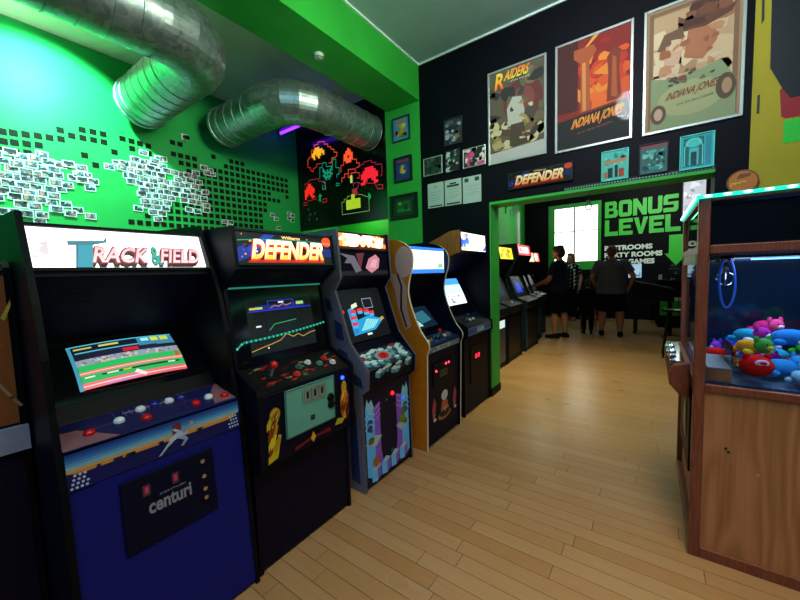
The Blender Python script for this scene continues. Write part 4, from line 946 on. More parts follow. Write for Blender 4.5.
for u, v in ((.31, .30), (.31, .42), (.33, .54), (.44, .56), (.54, .52), (.62, .48)): p.rect(u, v, u+.09, v+.06, '#e0303a'); p.rect(u, v-.05, u+.08, v, '#2fb0e8')
p.poly([(.36, .62), (.46, .66), (.46, .74), (.37, .7)], '#d8f0c8'); p.rect(.1, .56, .24, .62, '#e02a40'); p.frame(.56, .6, .72, .8, .004, '#b0b8d0'); p.rect(.5, .08, .58, .12, '#c8f0d8'); p.poly([(.78, .3), (.86, .34), (.84, .4), (.78, .37)], '#b09a5a')
for i in range(5): p.line([(.46+.04*i, .2), (.6+.035*i, .38)], .003, '#3aa0b8')
m.build('screen', M['scr'], ZX)
a, b = (-1.512, .85), (-1.66, .948)
cp = plate(ZX, 'control_panel', a, b, ya, yb, .008, '#15161c', 'art', .003); a, b = off(a, b, .0085)
def cubes(p, n, sd, pal, box):
    rr = random.Random(sd)
    for i in range(n):
        u = rr.uniform(box[0], box[2]); v = rr.uniform(box[1], box[3]); s = rr.uniform(.05, .09); k = p.w/p.hh; p.k += .03
        p.poly([(u, v), (u+s, v+s*.4*k), (u, v+s*.8*k), (u-s, v+s*.4*k)], pal[0]); p.poly([(u-s, v+s*.4*k), (u, v), (u, v-s*.7*k), (u-s, v-s*.3*k)], pal[1]); p.poly([(u, v), (u+s, v+s*.4*k), (u+s, v-s*.3*k), (u, v-s*.7*k)], pal[2])
m = MB(); p = face(m, a, b, ya, yb); p.rect(0, 0, 1, 1, '#20303a'); p.up(); cubes(p, 46, 2, ['#c8e4e8', '#5e9cac', '#34606e'], (.08, .15, .92, .8)); p.up(); p.ell(.46, .5, .16, .26, '#9aa8aa'); p.up(); p.ell(.46, .5, .10, .18, '#e01a2a'); p.up(); p.ell(.08, .62, .05, .12, '#a03040'); p.ell(.78, .88, .06, .1, '#a03040'); m.build('panel_overlay', M['art'], cp)
knob(ZX, cp, a, b, ya, yb, .46, .5, 'big', '#c81020')
# hanging art over the panel lip + front fortress art
m = MB(); p = face(m, *off((-1.52, .742), (-1.511, .845), .002), ya, yb); p.k = 1; cubes(p, 9, 5, ['#c8e4e8', '#5e9cac', '#2c4c5a'], (.2, .5, .9, .95)); m.build('panel_lip_art', M['art'], ZX)
m = MB(); p = face(m, (-1.5655, .03), (-1.5722, .70), ya, yb); p.rect(0, 0, 1, 1, '#070b2c'); p.up()
for sgn in (0, 1):
    x = (lambda u: u*1.2-.04) if sgn == 0 else (lambda u: 1.04-u*1.2)
    P_ = lambda pts: [(x(u), v) for u, v in (pts if sgn == 0 else pts[::-1])]
    p.poly(P_([(.06, .10), (.20, .02), (.20, .80), (.14, .88), (.06, .82)]), '#62bcff'); p.poly(P_([(.20, .04), (.34, .14), (.30, .30), (.30, .84), (.20, .8)]), '#9058d0'); p.up()
    p.poly(P_([(.06, .82), (.14, .74), (.2, .8), (.16, .9), (.12, .86), (.09, .92)]), '#8fc8e0'); p.poly(P_([(.04, .44), (.22, .38), (.32, .46), (.2, .5)]), '#a8c0c8'); p.ell(x(.14), .46, .06, .04, '#6a7a2a'); p.poly(P_([(.08, .58), (.16, .54), (.17, .68), (.09, .7)]), '#1d4a8a'); p.up()
    for v in (.66, .72, .6): p.line(P_([(.05, v), (.12, v+.05), (.2, v)]), .006, '#a8e0f0'); p.line(P_([(.22, v+.06), (.3, v+.1)]), .006, '#c8a8e8')
p.up(); 
for k in range(4):
    u = .10+k*.205; d = .03*k
    p.poly([(u, .02+d*.3), (u+.11, .0+d*.4), (u+.11, .13+d*.3), (u, .15+d*.3)], '#6cc6ff'); p.poly([(u+.11, .0+d*.4), (u+.19, .04+d*.4), (u+.19, .16+d*.3), (u+.11, .13+d*.3)], '#8460d8'); p.poly([(u, .15+d*.3), (u+.11, .13+d*.3), (u+.19, .16+d*.3), (u+.09, .2+d*.3)], '#a8ccd8')
p.up(); p.ell(.2, .22, .07, .06, '#a8682e'); p.ell(.8, .52, .07, .05, '#7a8a2a'); p.ell(.84, .6, .05, .05, '#5a6a2a'); p.poly([(.5, .2), (.56, .22), (.54, .25)], '#3a7a9a'); m.build('front_art', M['art'], ZX)
fa, fb = (-1.5655, .03), (-1.5722, .70)
for u, v, c, r_ in ((.60, .86, '#ff1a20', .016), (.84, .74, '#1a50ff', .011)):
    m = MB(); p = face(m, fa, fb, ya, yb); q_ = Vector(p.P(u*p.w, v*p.hh, .004)); m.ball(q_, r_, C(c)); m.build('lamp_button', M['glow2'], ZX, smooth=True)
for u, v in ((.46, .82), (.64, .73), (.66, .34)):
    m = MB(); p = face(m, fa, fb, ya, yb); q_ = Vector(p.P(u*p.w, v*p.hh, .004)); m.sweep([q_, q_+p.n*.006], [.009, .007], C('#b0b4bc'), 12); m.build('lock', M['chrome'], ZX)

# ---------- 4. orange curvy machine
y0, y1 = 2.40, 3.045
def curve(pts, n=5):
    out = []
    P = [Vector(p) for p in pts]
    for i in range(len(P)-1):
        p0 = P[max(i-1, 0)]; p1 = P[i]; p2 = P[i+1]; p3 = P[min(i+2, len(P)-1)]
        for k in range(n):
            t = k/n; out.append(tuple(.5*((2*p1)+(-p0+p2)*t+(2*p0-5*p1+4*p2-p3)*t*t+(-p0+3*p1-3*p2+p3)*t**3)))
    out.append(tuple(P[-1])); return out
front = curve([(-1.475, .83), (-1.455, .915), (-1.53, 1.02), (-1.60, 1.17), (-1.645, 1.33), (-1.63, 1.45), (-1.595, 1.57), (-1.60, 1.68), (-1.69, 1.765), (-1.84, 1.80), (-2.05, 1.80), (-2.2, 1.74)])
side = [(-2.4, 0), (-1.495, 0)] + front + [(-2.4, 1.62)]
inner = [(-2.39, .02), (-1.51, .02), (-1.495, .82), (-1.485, .875), (-1.63, .925), (-1.66, .96), (-1.90, 1.25), (-1.72, 1.46), (-1.64, 1.49), (-1.64, 1.735), (-1.9, 1.77), (-2.39, 1.6)]
DD = arcade('orange-sided arcade machine with rounded top and pale blue marquee', y0, y1, side, inner, '#c9741c', '#e8dcc0')
ya, yb = y0+.02, y1-.02
# pale art shapes on the orange side (generic rounded swirl)
m = MB(); yy = y0-.001
def sidepoly(pts, col, yy): m.poly([(x, yy, z) for x, z in pts], C(col))
sidepoly([(-1.66+.09*math.cos(a)-.02, 1.60+.13*math.sin(a)) for a in [2*PI*i/24 for i in range(24)]], '#cfa8a4', yy)
sidepoly([(-1.86, 1.52), (-1.70, 1.48), (-1.66, 1.38), (-1.655, 1.2), (-1.62, 1.06), (-1.68, 1.02), (-1.75, 1.2), (-1.78, 1.36)], '#c89a96', yy-.0004)
sidepoly([(-1.74, 1.5), (-1.70, 1.4), (-1.71, 1.2), (-1.66, 1.05), (-1.675, 1.045), (-1.73, 1.2), (-1.72, 1.4), (-1.76, 1.5)], '#1a1214', yy-.0008)
m.build('side_art', M['art'], DD)
# inner faces of sides are dark: liner
m = MB(); ma, mb_ = (-1.638, 1.50), (-1.638, 1.73)
p = face(m, ma, mb_, ya, yb); p.rect(0, 0, 1, 1, '#2a6ad8'); p.up(); p.rect(.02, .16, .98, .88, '#f2faff'); p.up(); p.blobs(14, ['#cfe6f4', '#e0c8d0', '#b8e0d0', '#fff4e0'], 5, (.02, .05), (.08, .2, .9, .8)); p.poly([(.78, .2), (.94, .2), (.92, .38), (.8, .36)], '#5ab06a'); mq = m.build('marquee', M['glow2'], DD)
plate(DD, 'marquee_retainer', (-1.64, 1.488), (-1.64, 1.50), ya, yb, .012, '#101018')
a, b = (-1.662, .965), (-1.895, 1.245)
m = MB(); p = face(m, a, b, ya, yb); p.rect(0, 0, 1, 1, '#06070a'); m.build('screen_bezel', M['gloss'], DD)
m = MB(); p = face(m, lerp(a, b, .1), lerp(a, b, .75), ya+.06, yb-.06, .0008); p.k = 2; p.rect(0, 0, 1, 1, '#0a1a30'); p.up(); p.poly([(.0, .1), (.5, .1), (.3, .8), (.0, .8)], '#9fd8d8'); p.poly([(.5, .2), (.9, .3), (.8, .8), (.4, .7)], '#2a6a7a'); m.build('screen', M['scr'], DD)
a, b = (-1.487, .88), (-1.628, .927)
cp = plate(DD, 'control_panel', a, b, ya, yb, .006, '#1a2f55', 'art', .002); a, b = off(a, b, .0065)
m = MB(); p = face(m, a, b, ya, yb); p.rect(0, 0, 1, 1, '#1d3a66'); p.up(); p.blobs(16, ['#2a5a8a', '#b8622a', '#d8c8b0', '#16304a', '#3a7aa0'], 8, (.02, .05), (.04, .1, .96, .9)); m.build('panel_overlay', M['art'], cp)
knob(DD, cp, a, b, ya, yb, .5, .5, 'stick', '#d01818')
for u, v, c in ((.2, .45, '#e8e0d0'), (.3, .5, '#c86a2a'), (.72, .5, '#e8e0d0'), (.82, .55, '#c86a2a')): knob(DD, cp, a, b, ya, yb, u, v, 'button', c)
m = MB(); p = face(m, *off((-1.4952, .822), (-1.4855, .873), .001), ya, yb); p.rect(0, 0, 1, 1, '#6f8fa0'); p.up(); p.rect(.28, .15, .68, .85, '#a8c0c4'); p.rect(.36, .3, .6, .7, '#8a5a4a'); p.blobs(8, ['#3a5a78', '#c8b8a0'], 5, (.01, .02), (.02, .1, .26, .9)); m.build('panel_lip_art', M['art'], DD)
fa, fb = (-1.511, .03), (-1.4958, .815)
m = MB(); p = face(m, fa, fb, ya, yb); p.k = 1
# abstract white-orange emblem shapes, no characters
p.ell(.52, .46, .10, .06, '#c8d0d4'); p.poly([(.44, .40), (.60, .40), (.64, .28), (.40, .28)], '#c8583a'); p.poly([(.42, .3), (.52, .2), (.66, .3), (.54, .34)], '#d8c8b0'); p.ell(.52, .23, .2, .05, '#a8682e'); p.up(); p.ell(.52, .25, .15, .04, '#0a0b10'); p.up(); p.poly([(.46, .32), (.58, .32), (.54, .26)], '#e0a898')
for u in (.2, .84): p.poly([(u-.06, .36), (u, .50), (u+.06, .42), (u+.03, .28), (u-.02, .22)], '#b04a48'); p.ell(u, .3, .03, .03, '#d8d0c8'); p.ell(u+.02, .24, .04, .02, '#e0d8d0')
m.build('front_art', M['art'], DD)
cd = plate(DD, 'coin_door', lerp(fa, fb, .62), lerp(fa, fb, .88), 2.52, 2.90, .01, '#090b14', 'vinyl', .003)
a, b = off(lerp(fa, fb, .62), lerp(fa, fb, .88), .0105)
for u, v in ((.12, .66), (.58, .82), (.72, .82)):
    m = MB(); p = face(m, a, b, 2.52, 2.90); q_ = Vector(p.P(u*p.w, v*p.hh, .002)); m.ball(q_, .009, C('#ff2a4a'), 10, 6); m.build('coin_lamp', M['glow6'], cd)
m = MB(); p = face(m, a, b, 2.52, 2.90); p.rect(.28, .3, .66, .62, '#2a2d34'); p.up(); p.frame(.3, .34, .46, .58, .004, '#6a6f78'); p.frame(.48, .34, .64, .58, .004, '#6a6f78'); m.build('coin_plate', M['metal'], cd)

# ---------- 5. tall machine beside the green jamb
y0, y1 = 3.205, 3.90
side = [(-2.35, 0), (-1.525, 0), (-1.52, .81), (-1.485, .83), (-1.488, .94), (-1.68, 1.04), (-1.72, 1.1), (-1.90, 1.48), (-1.60, 1.69), (-1.54, 1.70), (-1.55, 1.925), (-1.66, 1.92), (-2.0, 1.78), (-2.35, 1.76)]
inner = [(-2.34, .02), (-1.535, .02), (-1.53, .82), (-1.50, .838), (-1.503, .925), (-1.69, 1.02), (-1.745, 1.10), (-1.93, 1.49), (-1.62, 1.70), (-1.555, 1.71), (-1.565, 1.91), (-1.7, 1.90), (-2.34, 1.75)]
OR = arcade('tall black arcade machine with tan upper side beside green door jamb', y0, y1, side, inner, '#0b0c12', '#14151c')
ya, yb = y0+.02, y1-.02
m = MB(); m.poly([(x, y0-.001, z) for x, z in [(-1.545, 1.70), (-1.552, 1.923), (-1.66, 1.918), (-2.0, 1.778), (-2.33, 1.757), (-2.33, 1.55), (-1.9, 1.55), (-1.62, 1.68)]], C('#9a5a28')); m.build('side_veneer', M['tan'], OR)
ma, mb_ = (-1.5555, 1.722), (-1.5648, 1.905)
m = MB(); p = face(m, ma, mb_, ya, yb); p.rect(0, 0, 1, 1, '#fff8e0'); p.up(); p.blobs(12, ['#ffcf5a', '#f0a83a', '#fff2c8', '#3a6ad0', '#ffe08a'], 7, (.03, .08), (.0, .05, .42, .95)); p.poly([(0, .3), (.08, .1), (.1, .5), (.02, .8)], '#2a50c8'); p.poly([(.86, .05), (1, .05), (1, .35), (.92, .3)], '#3050c8'); p.blobs(8, ['#ffe8b0', '#f8d890'], 9, (.03, .06), (.5, .2, .95, .9)); m.build('marquee', M['glow2'], OR)
plate(OR, 'marquee_retainer', (-1.556, 1.71), (-1.556, 1.722), ya, yb, .01, '#0a0a10')
a, b = (-1.747, 1.105), (-1.928, 1.485)
m = MB(); p = face(m, a, b, ya, yb); p.rect(0, 0, 1, 1, '#05060a'); m.build('screen_bezel', M['gloss'], OR)
m = MB(); p = face(m, lerp(a, b, .08), lerp(a, b, .84), ya+.06, yb-.08, .0008); p.bulge = .012; p.k = 3; p.rect(0, 0, 1, .42, '#d8e4f0'); p.rect(0, .42, 1, .75, '#a8d4f4'); p.rect(0, .75, 1, 1, '#3a86e0'); p.up(); p.blobs(14, ['#b0b8c8', '#8a96a8', '#e8ecf0', '#6a7a90'], 3, (.03, .07), (.2, .06, .9, .35)); m.build('screen', M['glow2'], OR)
a, b = (-1.504, .922), (-1.688, 1.02)
cp = plate(OR, 'control_panel', a, b, ya, yb, .006, '#141a28', 'art', .003); a, b = off(a, b, .0065)
m = MB(); p = face(m, a, b, ya, yb); p.rect(.06, .2, .94, .9, '#1a2433'); p.up(); p.ell(.5, .5, .1, .2, '#0a0d14'); p.ell(.4, .5, .05, .1, '#2a3444'); m.build('panel_overlay', M['art'], cp)
knob(OR, cp, a, b, ya, yb, .42, .5, 'button', '#d8dce0'); knob(OR, cp, a, b, ya, yb, .55, .5, 'button', '#d8dce0'); knob(OR, cp, a, b, ya, yb, .25, .5, 'stick', '#20242c')
m = MB(); p = face(m, *off((-1.5002, .842), (-1.5028, .922), .002), ya, yb); p.rect(.02, .02, .98, .98, '#4a6290'); p.up(); p.frame(.02, .02, .98, .98, .007, '#8fa6c0'); p.text('SEGA', .38, .2, .68, .8, '#c8e0f4', .04); m.build('panel_lip_art', M['art'], OR)
fa, fb = (-1.5345, .03), (-1.5305, .83)
cd = plate(OR, 'coin_door', lerp(fa, fb, .35), lerp(fa, fb, .86), 3.36, 3.74, .008, '#090b16', 'vinyl', .003); a, b = off(lerp(fa, fb, .35), lerp(fa, fb, .86), .0085)
for u in (.30, .48):
    m = MB(); p = face(m, a, b, 3.36, 3.74); p.rect(u, .62, u+.13, .74, '#e01a3a'); m.build('coin_lamp', M['glow2'], cd)

# ---------- left neighbour, partly seen
y0, y1 = -.46, .219
LC = thing('arcade_cabinet', 'arcade machine with orange patterned panel at far left edge, partly seen', 'arcade machine', (-2.1, -.15, 0))
prof = [(-2.5, 0), (-1.98, 0), (-2.0, .86), (-2.0, 1.57), (-2.06, 1.6), (-2.5, 1.6)]
for a_ in (y0, y1-.02):
    m = MB(); m.prism(prof, a_, a_+.02, C('#08080c')); m.build('side_panel', M['vinyl'], LC)
m = MB(); m.prism([(-2.49, .02), (-1.99, .02), (-2.008, .85), (-2.008, 1.56), (-2.06, 1.585), (-2.49, 1.585)], y0+.02, y1-.02, C('#1a0c20')); m.build('housing', M['vinyl'], LC)
m = MB(); p = face(m, (-2.005, .965), (-2.005, 1.54), y0+.02, y1+.0); p.rect(0, 0, .995, 1, '#a8552a'); p.up(); p.blobs(16, ['#b5602c', '#9c4a22', '#bf7036', '#a4502a'], 6, (.03, .07), (0, 0, .99, 1)); p.up(3); p.poly([(.94, .72), (.955, .70), (.985, .80), (.985, .84)], '#e8b840'); p.line([(.9, .3), (.95, .18), (.98, .12)], .010, '#b88a60'); m.build('orange_panel', M['art'], LC)
m = MB(); m.box((-2.005, y0+.02, .86), (-1.975, y1, .955), C('#a89ab0')); m.build('white_ledge', M['paint'], LC)
m = MB(); p = face(m, (-1.99, .03), (-2.006, .84), y0+.02, y1-.02); p.rect(0, 0, 1, 1, '#1c1024'); m.build('front_panel', M['vinyl'], LC)

# ---------- back room machines
BACK = [('dark arcade machine just past the green jamb, with glowing low panel', 4.75, 5.42, 1.86, '#0c1016', '#f0b83a', '#1a2c6a'),
        ('arcade machine with yellow lit marquee in the back room', 5.48, 6.2, 1.90, '#0c1620', '#e8c81e', '#10203a'),
        ('arcade machine with tilted red marquee and blue-grey hood in the back room', 6.45, 7.3, 1.99, '#14242e', '#ff3a4a', '#1a3ad0'),
        ('arcade machine with small orange-white marquee and blue side in back room', 7.36, 7.98, 1.88, '#1c3f66', '#ffb070', '#301020'),
        ('farthest red-sided arcade machine in front of the standing player', 8.06, 8.75, 1.90, '#7a1a14', '#ff5a3a', '#200808')]
for k, (lab, y0, y1, H, sc_, mq_, scr_) in enumerate(BACK):
    xf = (-1.83, -1.83, -1.83, -1.93, -2.02)[k]
    s_ = [(xf-.75, 0), (xf, 0), (xf+.0, .78), (xf+.05, .82), (xf+.03, .93), (xf-.16, 1.0), (xf-.30, 1.4), (xf-.12, H-.22), (xf-.16, H), (xf-.75, H)]
    i_ = [(xf-.74, .02), (xf-.01, .02), (xf-.01, .79), (xf+.035, .83), (xf+.02, .915), (xf-.18, .985), (xf-.34, 1.4), (xf-.14, H-.21), (xf-.175, H-.01), (xf-.74, H-.01)]
    B = thing('arcade_cabinet', lab, 'arcade machine', (xf-.35, (y0+y1)/2, 0))
    for a_ in (y0, y1-.02):
        m = MB(); m.prism(s_, a_, a_+.02, C('#0c0d12'), capcol=C(sc_)); m.build('side_panel', M['vinyl'], B)
    m = MB(); m.prism(i_, y0+.02, y1-.02, C('#090a0f')); m.build('housing', M['vinyl'], B)
    m = MB(); p = face(m, (xf-.139, H-.205), (xf-.174, H-.012), y0+.02, y1-.02); p.rect(0, 0, 1, 1, mq_); p.up()
    if k == 2: p.rect(.12, .2, .88, .8, '#ffe0d8'); p.up(); p.blobs(6, ['#ff6a6a', '#ffc0b8'], 4, (.05, .1), (.15, .25, .85, .75))
    elif k == 1: p.blobs(10, ['#fff07a', '#a88a10', '#6a7a20'], 5, (.05, .12), (.1, .1, .9, .9))
    elif k >= 3: p.ell(.5, .5, .34, .38, '#fff2d8')
    else: p.blobs(5, ['#fff0c0', '#c88a1a'], 2, (.06, .14), (.1, .1, .9, .9))
    m.build('marquee', M['glow2'], B)
    m = MB(); p = face(m, (xf-.178, .99), (xf-.337, 1.39), y0+.06, y1-.06); p.rect(0, 0, 1, 1, '#05060a'); p.up(); p.rect(.1, .1, .9, .9, '#060a18'); p.up(); p.poly([(.2, .2), (.7, .2), (.6, .6), (.3, .8)], scr_); m.build('screen', M['scr'], B)
    cp = plate(B, 'control_panel', (xf+.021, .918), (xf-.178, .986), y0+.02, y1-.02, .006, '#1c2830', 'art'); a, b = off((xf+.021, .918), (xf-.178, .986), .0065)
    for u, c in ((.25, '#c02020'), (.6, '#d0d0d0'), (.75, '#2040c0')): knob(B, cp, a, b, y0+.02, y1-.02, u, .5, 'button', c)
    m = MB(); p = face(m, (xf-.009, .05), (xf-.009, .76), y0+.02, y1-.02); p.rect(.06, .05, .94, .95, '#0c1016'); p.up()
    if k == 0: p.rect(.1, .8, .9, .97, '#d8f0e8')
    if k == 2: p.rect(.04, .02, .12, .98, '#3a5a6a'); p.blobs(8, ['#4a7a8a', '#28404a'], 4, (.03, .05), (.04, .05, .12, .95))
    if k == 3: p.rect(.06, .1, .5, .95, '#2a6ab0'); p.up(); p.rect(.3, .1, .94, .9, '#1d4a8a')
    m.build('front_art', M['glow1'] if k == 0 else M['art'], B)

# ================================================================== CLAW MACHINE
X0, X1, Y0, Y1 = .185, 1.12, 2.236, 3.26
CM = thing('claw_machine', 'oak-panelled claw machine with glass sides and teal light strip', 'claw machine', ((X0+X1)/2, (Y0+Y1)/2, 0))
def cbox(name, a, b, mat, col=None, bevel=0, parent=CM): return box_obj(name, a, b, M[mat], C(col) if col else None, bevel, parent, origin=ORI[CM.name])
m = MB(); m.box((X0+.03, Y0+.012, .05), (X1-.03, Y1-.012, .87), None); m.build('lower_cabinet', M['oak'], CM)
for x in (X0, X1-.045):
    for y in (Y0, Y1-.045): cbox('corner_post', (x, y, .0), (x+.045, y+.045, 1.83), 'stain', bevel=.006)
for nm, z0_, z1_ in (('base_rail', .0, .055), ('sill_rail', .872, .91), ('upper_rail', 1.55, 1.592), ('top_rail', 1.80, 1.83)):
    m = MB()
    m.box((X0+.045, Y0+.002, z0_), (X1-.045, Y0+.03, z1_), None); m.box((X0+.045, Y1-.03, z0_), (X1-.045, Y1-.002, z1_), None)
    m.box((X0+.002, Y0+.045, z0_), (X0+.03, Y1-.045, z1_), None); m.box((X1-.03, Y0+.045, z0_), (X1-.002, Y1-.045, z1_), None)
    m.build(nm, M['stain'], CM, bevel=.004)
# glass
for nm, pts in (('glass_pane', [(X0+.045, Y0+.015), (X1-.045, Y0+.015)]), ('glass_pane', [(X0+.015, Y1-.045), (X0+.015, Y0+.045)])):
    (xa, ya_), (xb, yb_) = pts
    m = MB(); m.poly([(xa, ya_, .91), (xb, yb_, .91), (xb, yb_, 1.55), (xa, ya_, 1.55)], None); m.build(nm, M['glass'], CM)
    m = MB(); m.poly([(xa, ya_, 1.592), (xb, yb_, 1.592), (xb, yb_, 1.80), (xa, ya_, 1.80)], None); m.build('upper_pane', M['darkglass'], CM)
m = MB(); m.box((X0+.05, Y1-.03, .92), (X1-.05, Y1-.02, 1.55), C('#0b1a2c')); m.box((X1-.03, Y0+.05, .92), (X1-.02, Y1-.05, 1.55), C('#0b1a2c')); m.build('back_panel', M['gloss'], CM)
m = MB(); m.box((X0+.04, Y1-.035, 1.592), (X1-.04, Y1-.02, 1.8), C('#06090c')); m.box((X0+.04, Y0+.06, 1.6), (X1-.04, Y0+.08, 1.79), C('#050a0c')); m.box((X0+.07, Y0+.08, 1.6), (X0+.09, Y1-.05, 1.79), C('#0a1214')); m.build('header_lining', M['paint'], CM)
cbox('roof', (X0+.02, Y0+.02, 1.805), (X1-.02, Y1-.02, 1.825), 'paint', '#07080a')
cbox('play_floor', (X0+.03, Y0+.03, .875), (X1-.03, Y1-.03, .92), 'paint', '#234a6a')
# prize chute
m = MB(); m.box((X0+.055, Y0+.04, .921), (.33, Y0+.055, .985), C('#8a5a3c')); m.box((.315, Y0+.04, .921), (.33, 2.62, .985), C('#8a5a3c')); m.box((X0+.055, Y0+.04, .978), (.33, 2.62, .990), C('#8f9498')); ch = m.build('prize_chute', M['paint'], CM)
m = MB(); m.box((.33, 2.3, .92), (.334, 2.62, 1.10), None); m.build('chute_guard', M['glass'], ch)
m = MB(); p = PL(m, (X0+.06, Y0+.0385, .922), (1, 0, 0), (0, 0, 1), .085, .06); p.rect(0, 0, 1, 1, '#a0643e'); m.build('chute_front', M['oak'], ch)
# claw, carriage and cable
m = MB(); m.box((X0+.05, 2.60, 1.525), (X1-.05, 2.63, 1.545), C('#8a9098')); m.box((X0+.05, 2.74, 1.525), (X1-.05, 2.77, 1.545), C('#8a9098')); m.build('carriage_rail', M['chrome'], CM)
m = MB(); m.box((.31, 2.60, 1.51), (.37, 2.77, 1.548), C('#a8aeb4')); m.box((.33, 2.64, 1.485), (.36, 2.72, 1.51), C('#5a6068')); car = m.build('carriage', M['chrome'], CM, bevel=.005)
cl = MB(); cx_, cy_ = .345, 2.68
cl.tube((cx_, cy_, 1.49), (cx_, cy_, 1.475), .008, col=C('#c0c6cc')); cl.tube((cx_, cy_, 1.475), (cx_, cy_, 1.445), .018, col=C('#d0d4d8'))
claw = cl.build('claw_head', M['chrome'], car, smooth=True)
for k in range(3):
    a = 2*PI*k/3+.4; d = Vector((math.cos(a), math.sin(a), 0)); c0 = Vector((cx_, cy_, 1.45))
    m = MB(); m.sweep([c0+d*.012, c0+d*.034+Vector((0, 0, -.01)), c0+d*.042+Vector((0, 0, -.035)), c0+d*.025+Vector((0, 0, -.065)), c0+d*.01+Vector((0, 0, -.07))], .004, C('#c8ced4'), 8); m.build('claw_prong', M['chrome'], claw, smooth=True)
m = MB(); pts = []
LOOP = [(.318, 1.53), (.306, 1.45), (.308, 1.36), (.322, 1.285), (.34, 1.262), (.36, 1.29), (.371, 1.36), (.366, 1.46), (.35, 1.53)]
lp = curve(LOOP, 4)
m.sweep([(x, 2.55+.03*i/len(lp), z) for i, (x, z) in enumerate(lp)], .0055, C('#2a5cc8'), 8); m.build('cable', M['plastic'], car, smooth=True)
# interior lamp
m = MB(); m.tube((.5, 3.0, 1.53), (1.02, 3.0, 1.53), .011, col=C('#4a90ff'), seg=10); m.build('interior_lamp', M['glow6'], CM)
# LED strip
m = MB(); m.box((X0, Y0-.010, 1.815), (X1, Y0, 1.831), C('#0ad0a0')); m.box((X0-.010, Y0-.010, 1.815), (X0, Y1, 1.831), C('#0ad0a0')); led = m.build('light_strip', M['glow2'], CM)
for i in range(14):
    m = MB(); m.ball((X0+.03+(X1-X0-.05)*i/13, Y0-.014, 1.823), (.016, .006, .006), C('#90ffe0'), 8, 6); m.build('light_bead', M['glow6'], led)
for i in range(1, 16):
    m = MB(); m.ball((X0-.014, Y0+(Y1-Y0)*i/16, 1.823), (.006, .016, .006), C('#80ffd8'), 8, 6); m.build('light_bead', M['glow6'], led)
# player side: control shelf, chrome balls, speaker, prize door
m = MB(); m.prism([(X0, .97), (X0-.075, .95), (X0-.095, .90), (X0-.09, .84), (X0-.04, .78), (X0, .77)], 2.42, 3.12, C('#5a2a1a')); sh = m.build('control_shelf', M['stain'], CM, bevel=.008)
m = MB(); p = PL(m, (X0-.076, 2.45, .952), (0, 1, 0), (1, 0, .25), .64, .07); m.box((X0-.085, 2.46, .945), (X0-.02, 3.08, .966), C('#9aa0a4')); m.build('steel_plate', M['chrome'], sh)
for y in (2.56, 2.72):
    m = MB(); m.tube((X0-.06, y, .96), (X0-.075, y, .985), .012, col=C('#c8ccd0')); m.ball((X0-.08, y, .995), .026, C('#e0e4e8')); m.build('ball_knob', M['chrome'], sh, smooth=True)
m = MB(); m.box((X0+.004, 2.45, .34), (X0+.03, 3.05, .76), C('#0a0a0c')); m.build('prize_door', M['vinyl'], CM, bevel=.01)
m = MB(); m.ball((X0+.004, 2.62, .60), (.012, .06, .13), C('#141416')); m.build('door_pocket', M['plastic'], CM, smooth=True)
m = MB(); m.box((X0+.002, 2.36, 1.50), (X0+.02, 3.14, 1.552), C('#b8b09a')); m.build('sign_strip', M['paint'], CM)
for y in (2.5, 2.8, 3.05):
    m = MB(); m.box((X0+.02, y, 1.6), (X0+.03, y+.16, 1.76), C('#2a5a50')); m.build('decal', M['art'], CM)
for (x, z) in ((.315, .60), (.325, .585)):
    m = MB(); m.tube((x, Y0+.013, z), (x, Y0+.010, z), .006, col=C('#120a06'), seg=10); m.build('screw_hole', M['paint'], CM)
m = MB(); m.tube((.43, Y0+.013, .50), (.43, Y0+.010, .50), .007, col=C('#b08a60'), seg=10); m.build('screw_hole', M['paint'], CM)

# plush toys
def plush(label, loc, rz, r, body, head, patch, kind):
    T_ = thing('plush_toy', label, 'plush toy', loc, rz, 'plush toys in the claw machine', world=False)
    c, h = C(body), C(head)
    m = MB()
    if kind == 'round':
        m.ball((0, 0, r*.8), (r, r*.95, r*.8), c, 18, 12); m.build('body', M['plush'], T_, smooth='all')
        m = MB(); m.ball((0, -r*.70, r*1.12), (r*.45, r*.22, r*.3), C(patch)); pt = m.build('face_patch', M['plush'], T_, smooth='all')
        m = MB(); m.ball((0, -r*.88, r*1.18), (r*.22, r*.1, r*.14), C('#e02a6a')); m.build('nose', M['plush'], pt, smooth='all')
        for s in (-1, 1):
            m = MB(); m.ball((s*r*.6, 0, r*1.45), (r*.25, r*.16, r*.28), h); m.build('ear', M['plush'], T_, smooth='all')
    else:
        m.ball((0, 0, r*.62), (r*.78, r*1.1, r*.62), c, 16, 10); m.build('body', M['plush'], T_, smooth='all')
        m = MB(); m.ball((0, -r*1.1, r*.95), r*.6, h, 16, 10); hd = m.build('head', M['plush'], T_, smooth='all')
        m = MB(); m.ball((0, -r*1.6, r*.85), (r*.28, r*.22, r*.2), C(patch)); m.build('muzzle', M['plush'], hd, smooth='all')
        for s in (-1, 1):
            m = MB(); m.ball((s*r*.48, -r*1.0, r*1.45), (r*.2, r*.14, r*.3), h); m.build('ear', M['plush'], hd, smooth='all')
            m = MB(); m.ball((s*r*.22, -r*1.62, r*1.12), r*.07, C('#08080a'), 8, 6); m.build('eye', M['plastic'], hd, smooth='all')
            m = MB(); m.ball((s*r*.75, -r*.6, r*.35), (r*.26, r*.42, r*.24), C(patch)); m.build('paw', M['plush'], T_, smooth='all')
            m = MB(); m.ball((s*r*.7, r*.8, r*.3), (r*.28, r*.4, r*.26), c); m.build('paw', M['plush'], T_, smooth='all')
    return T_
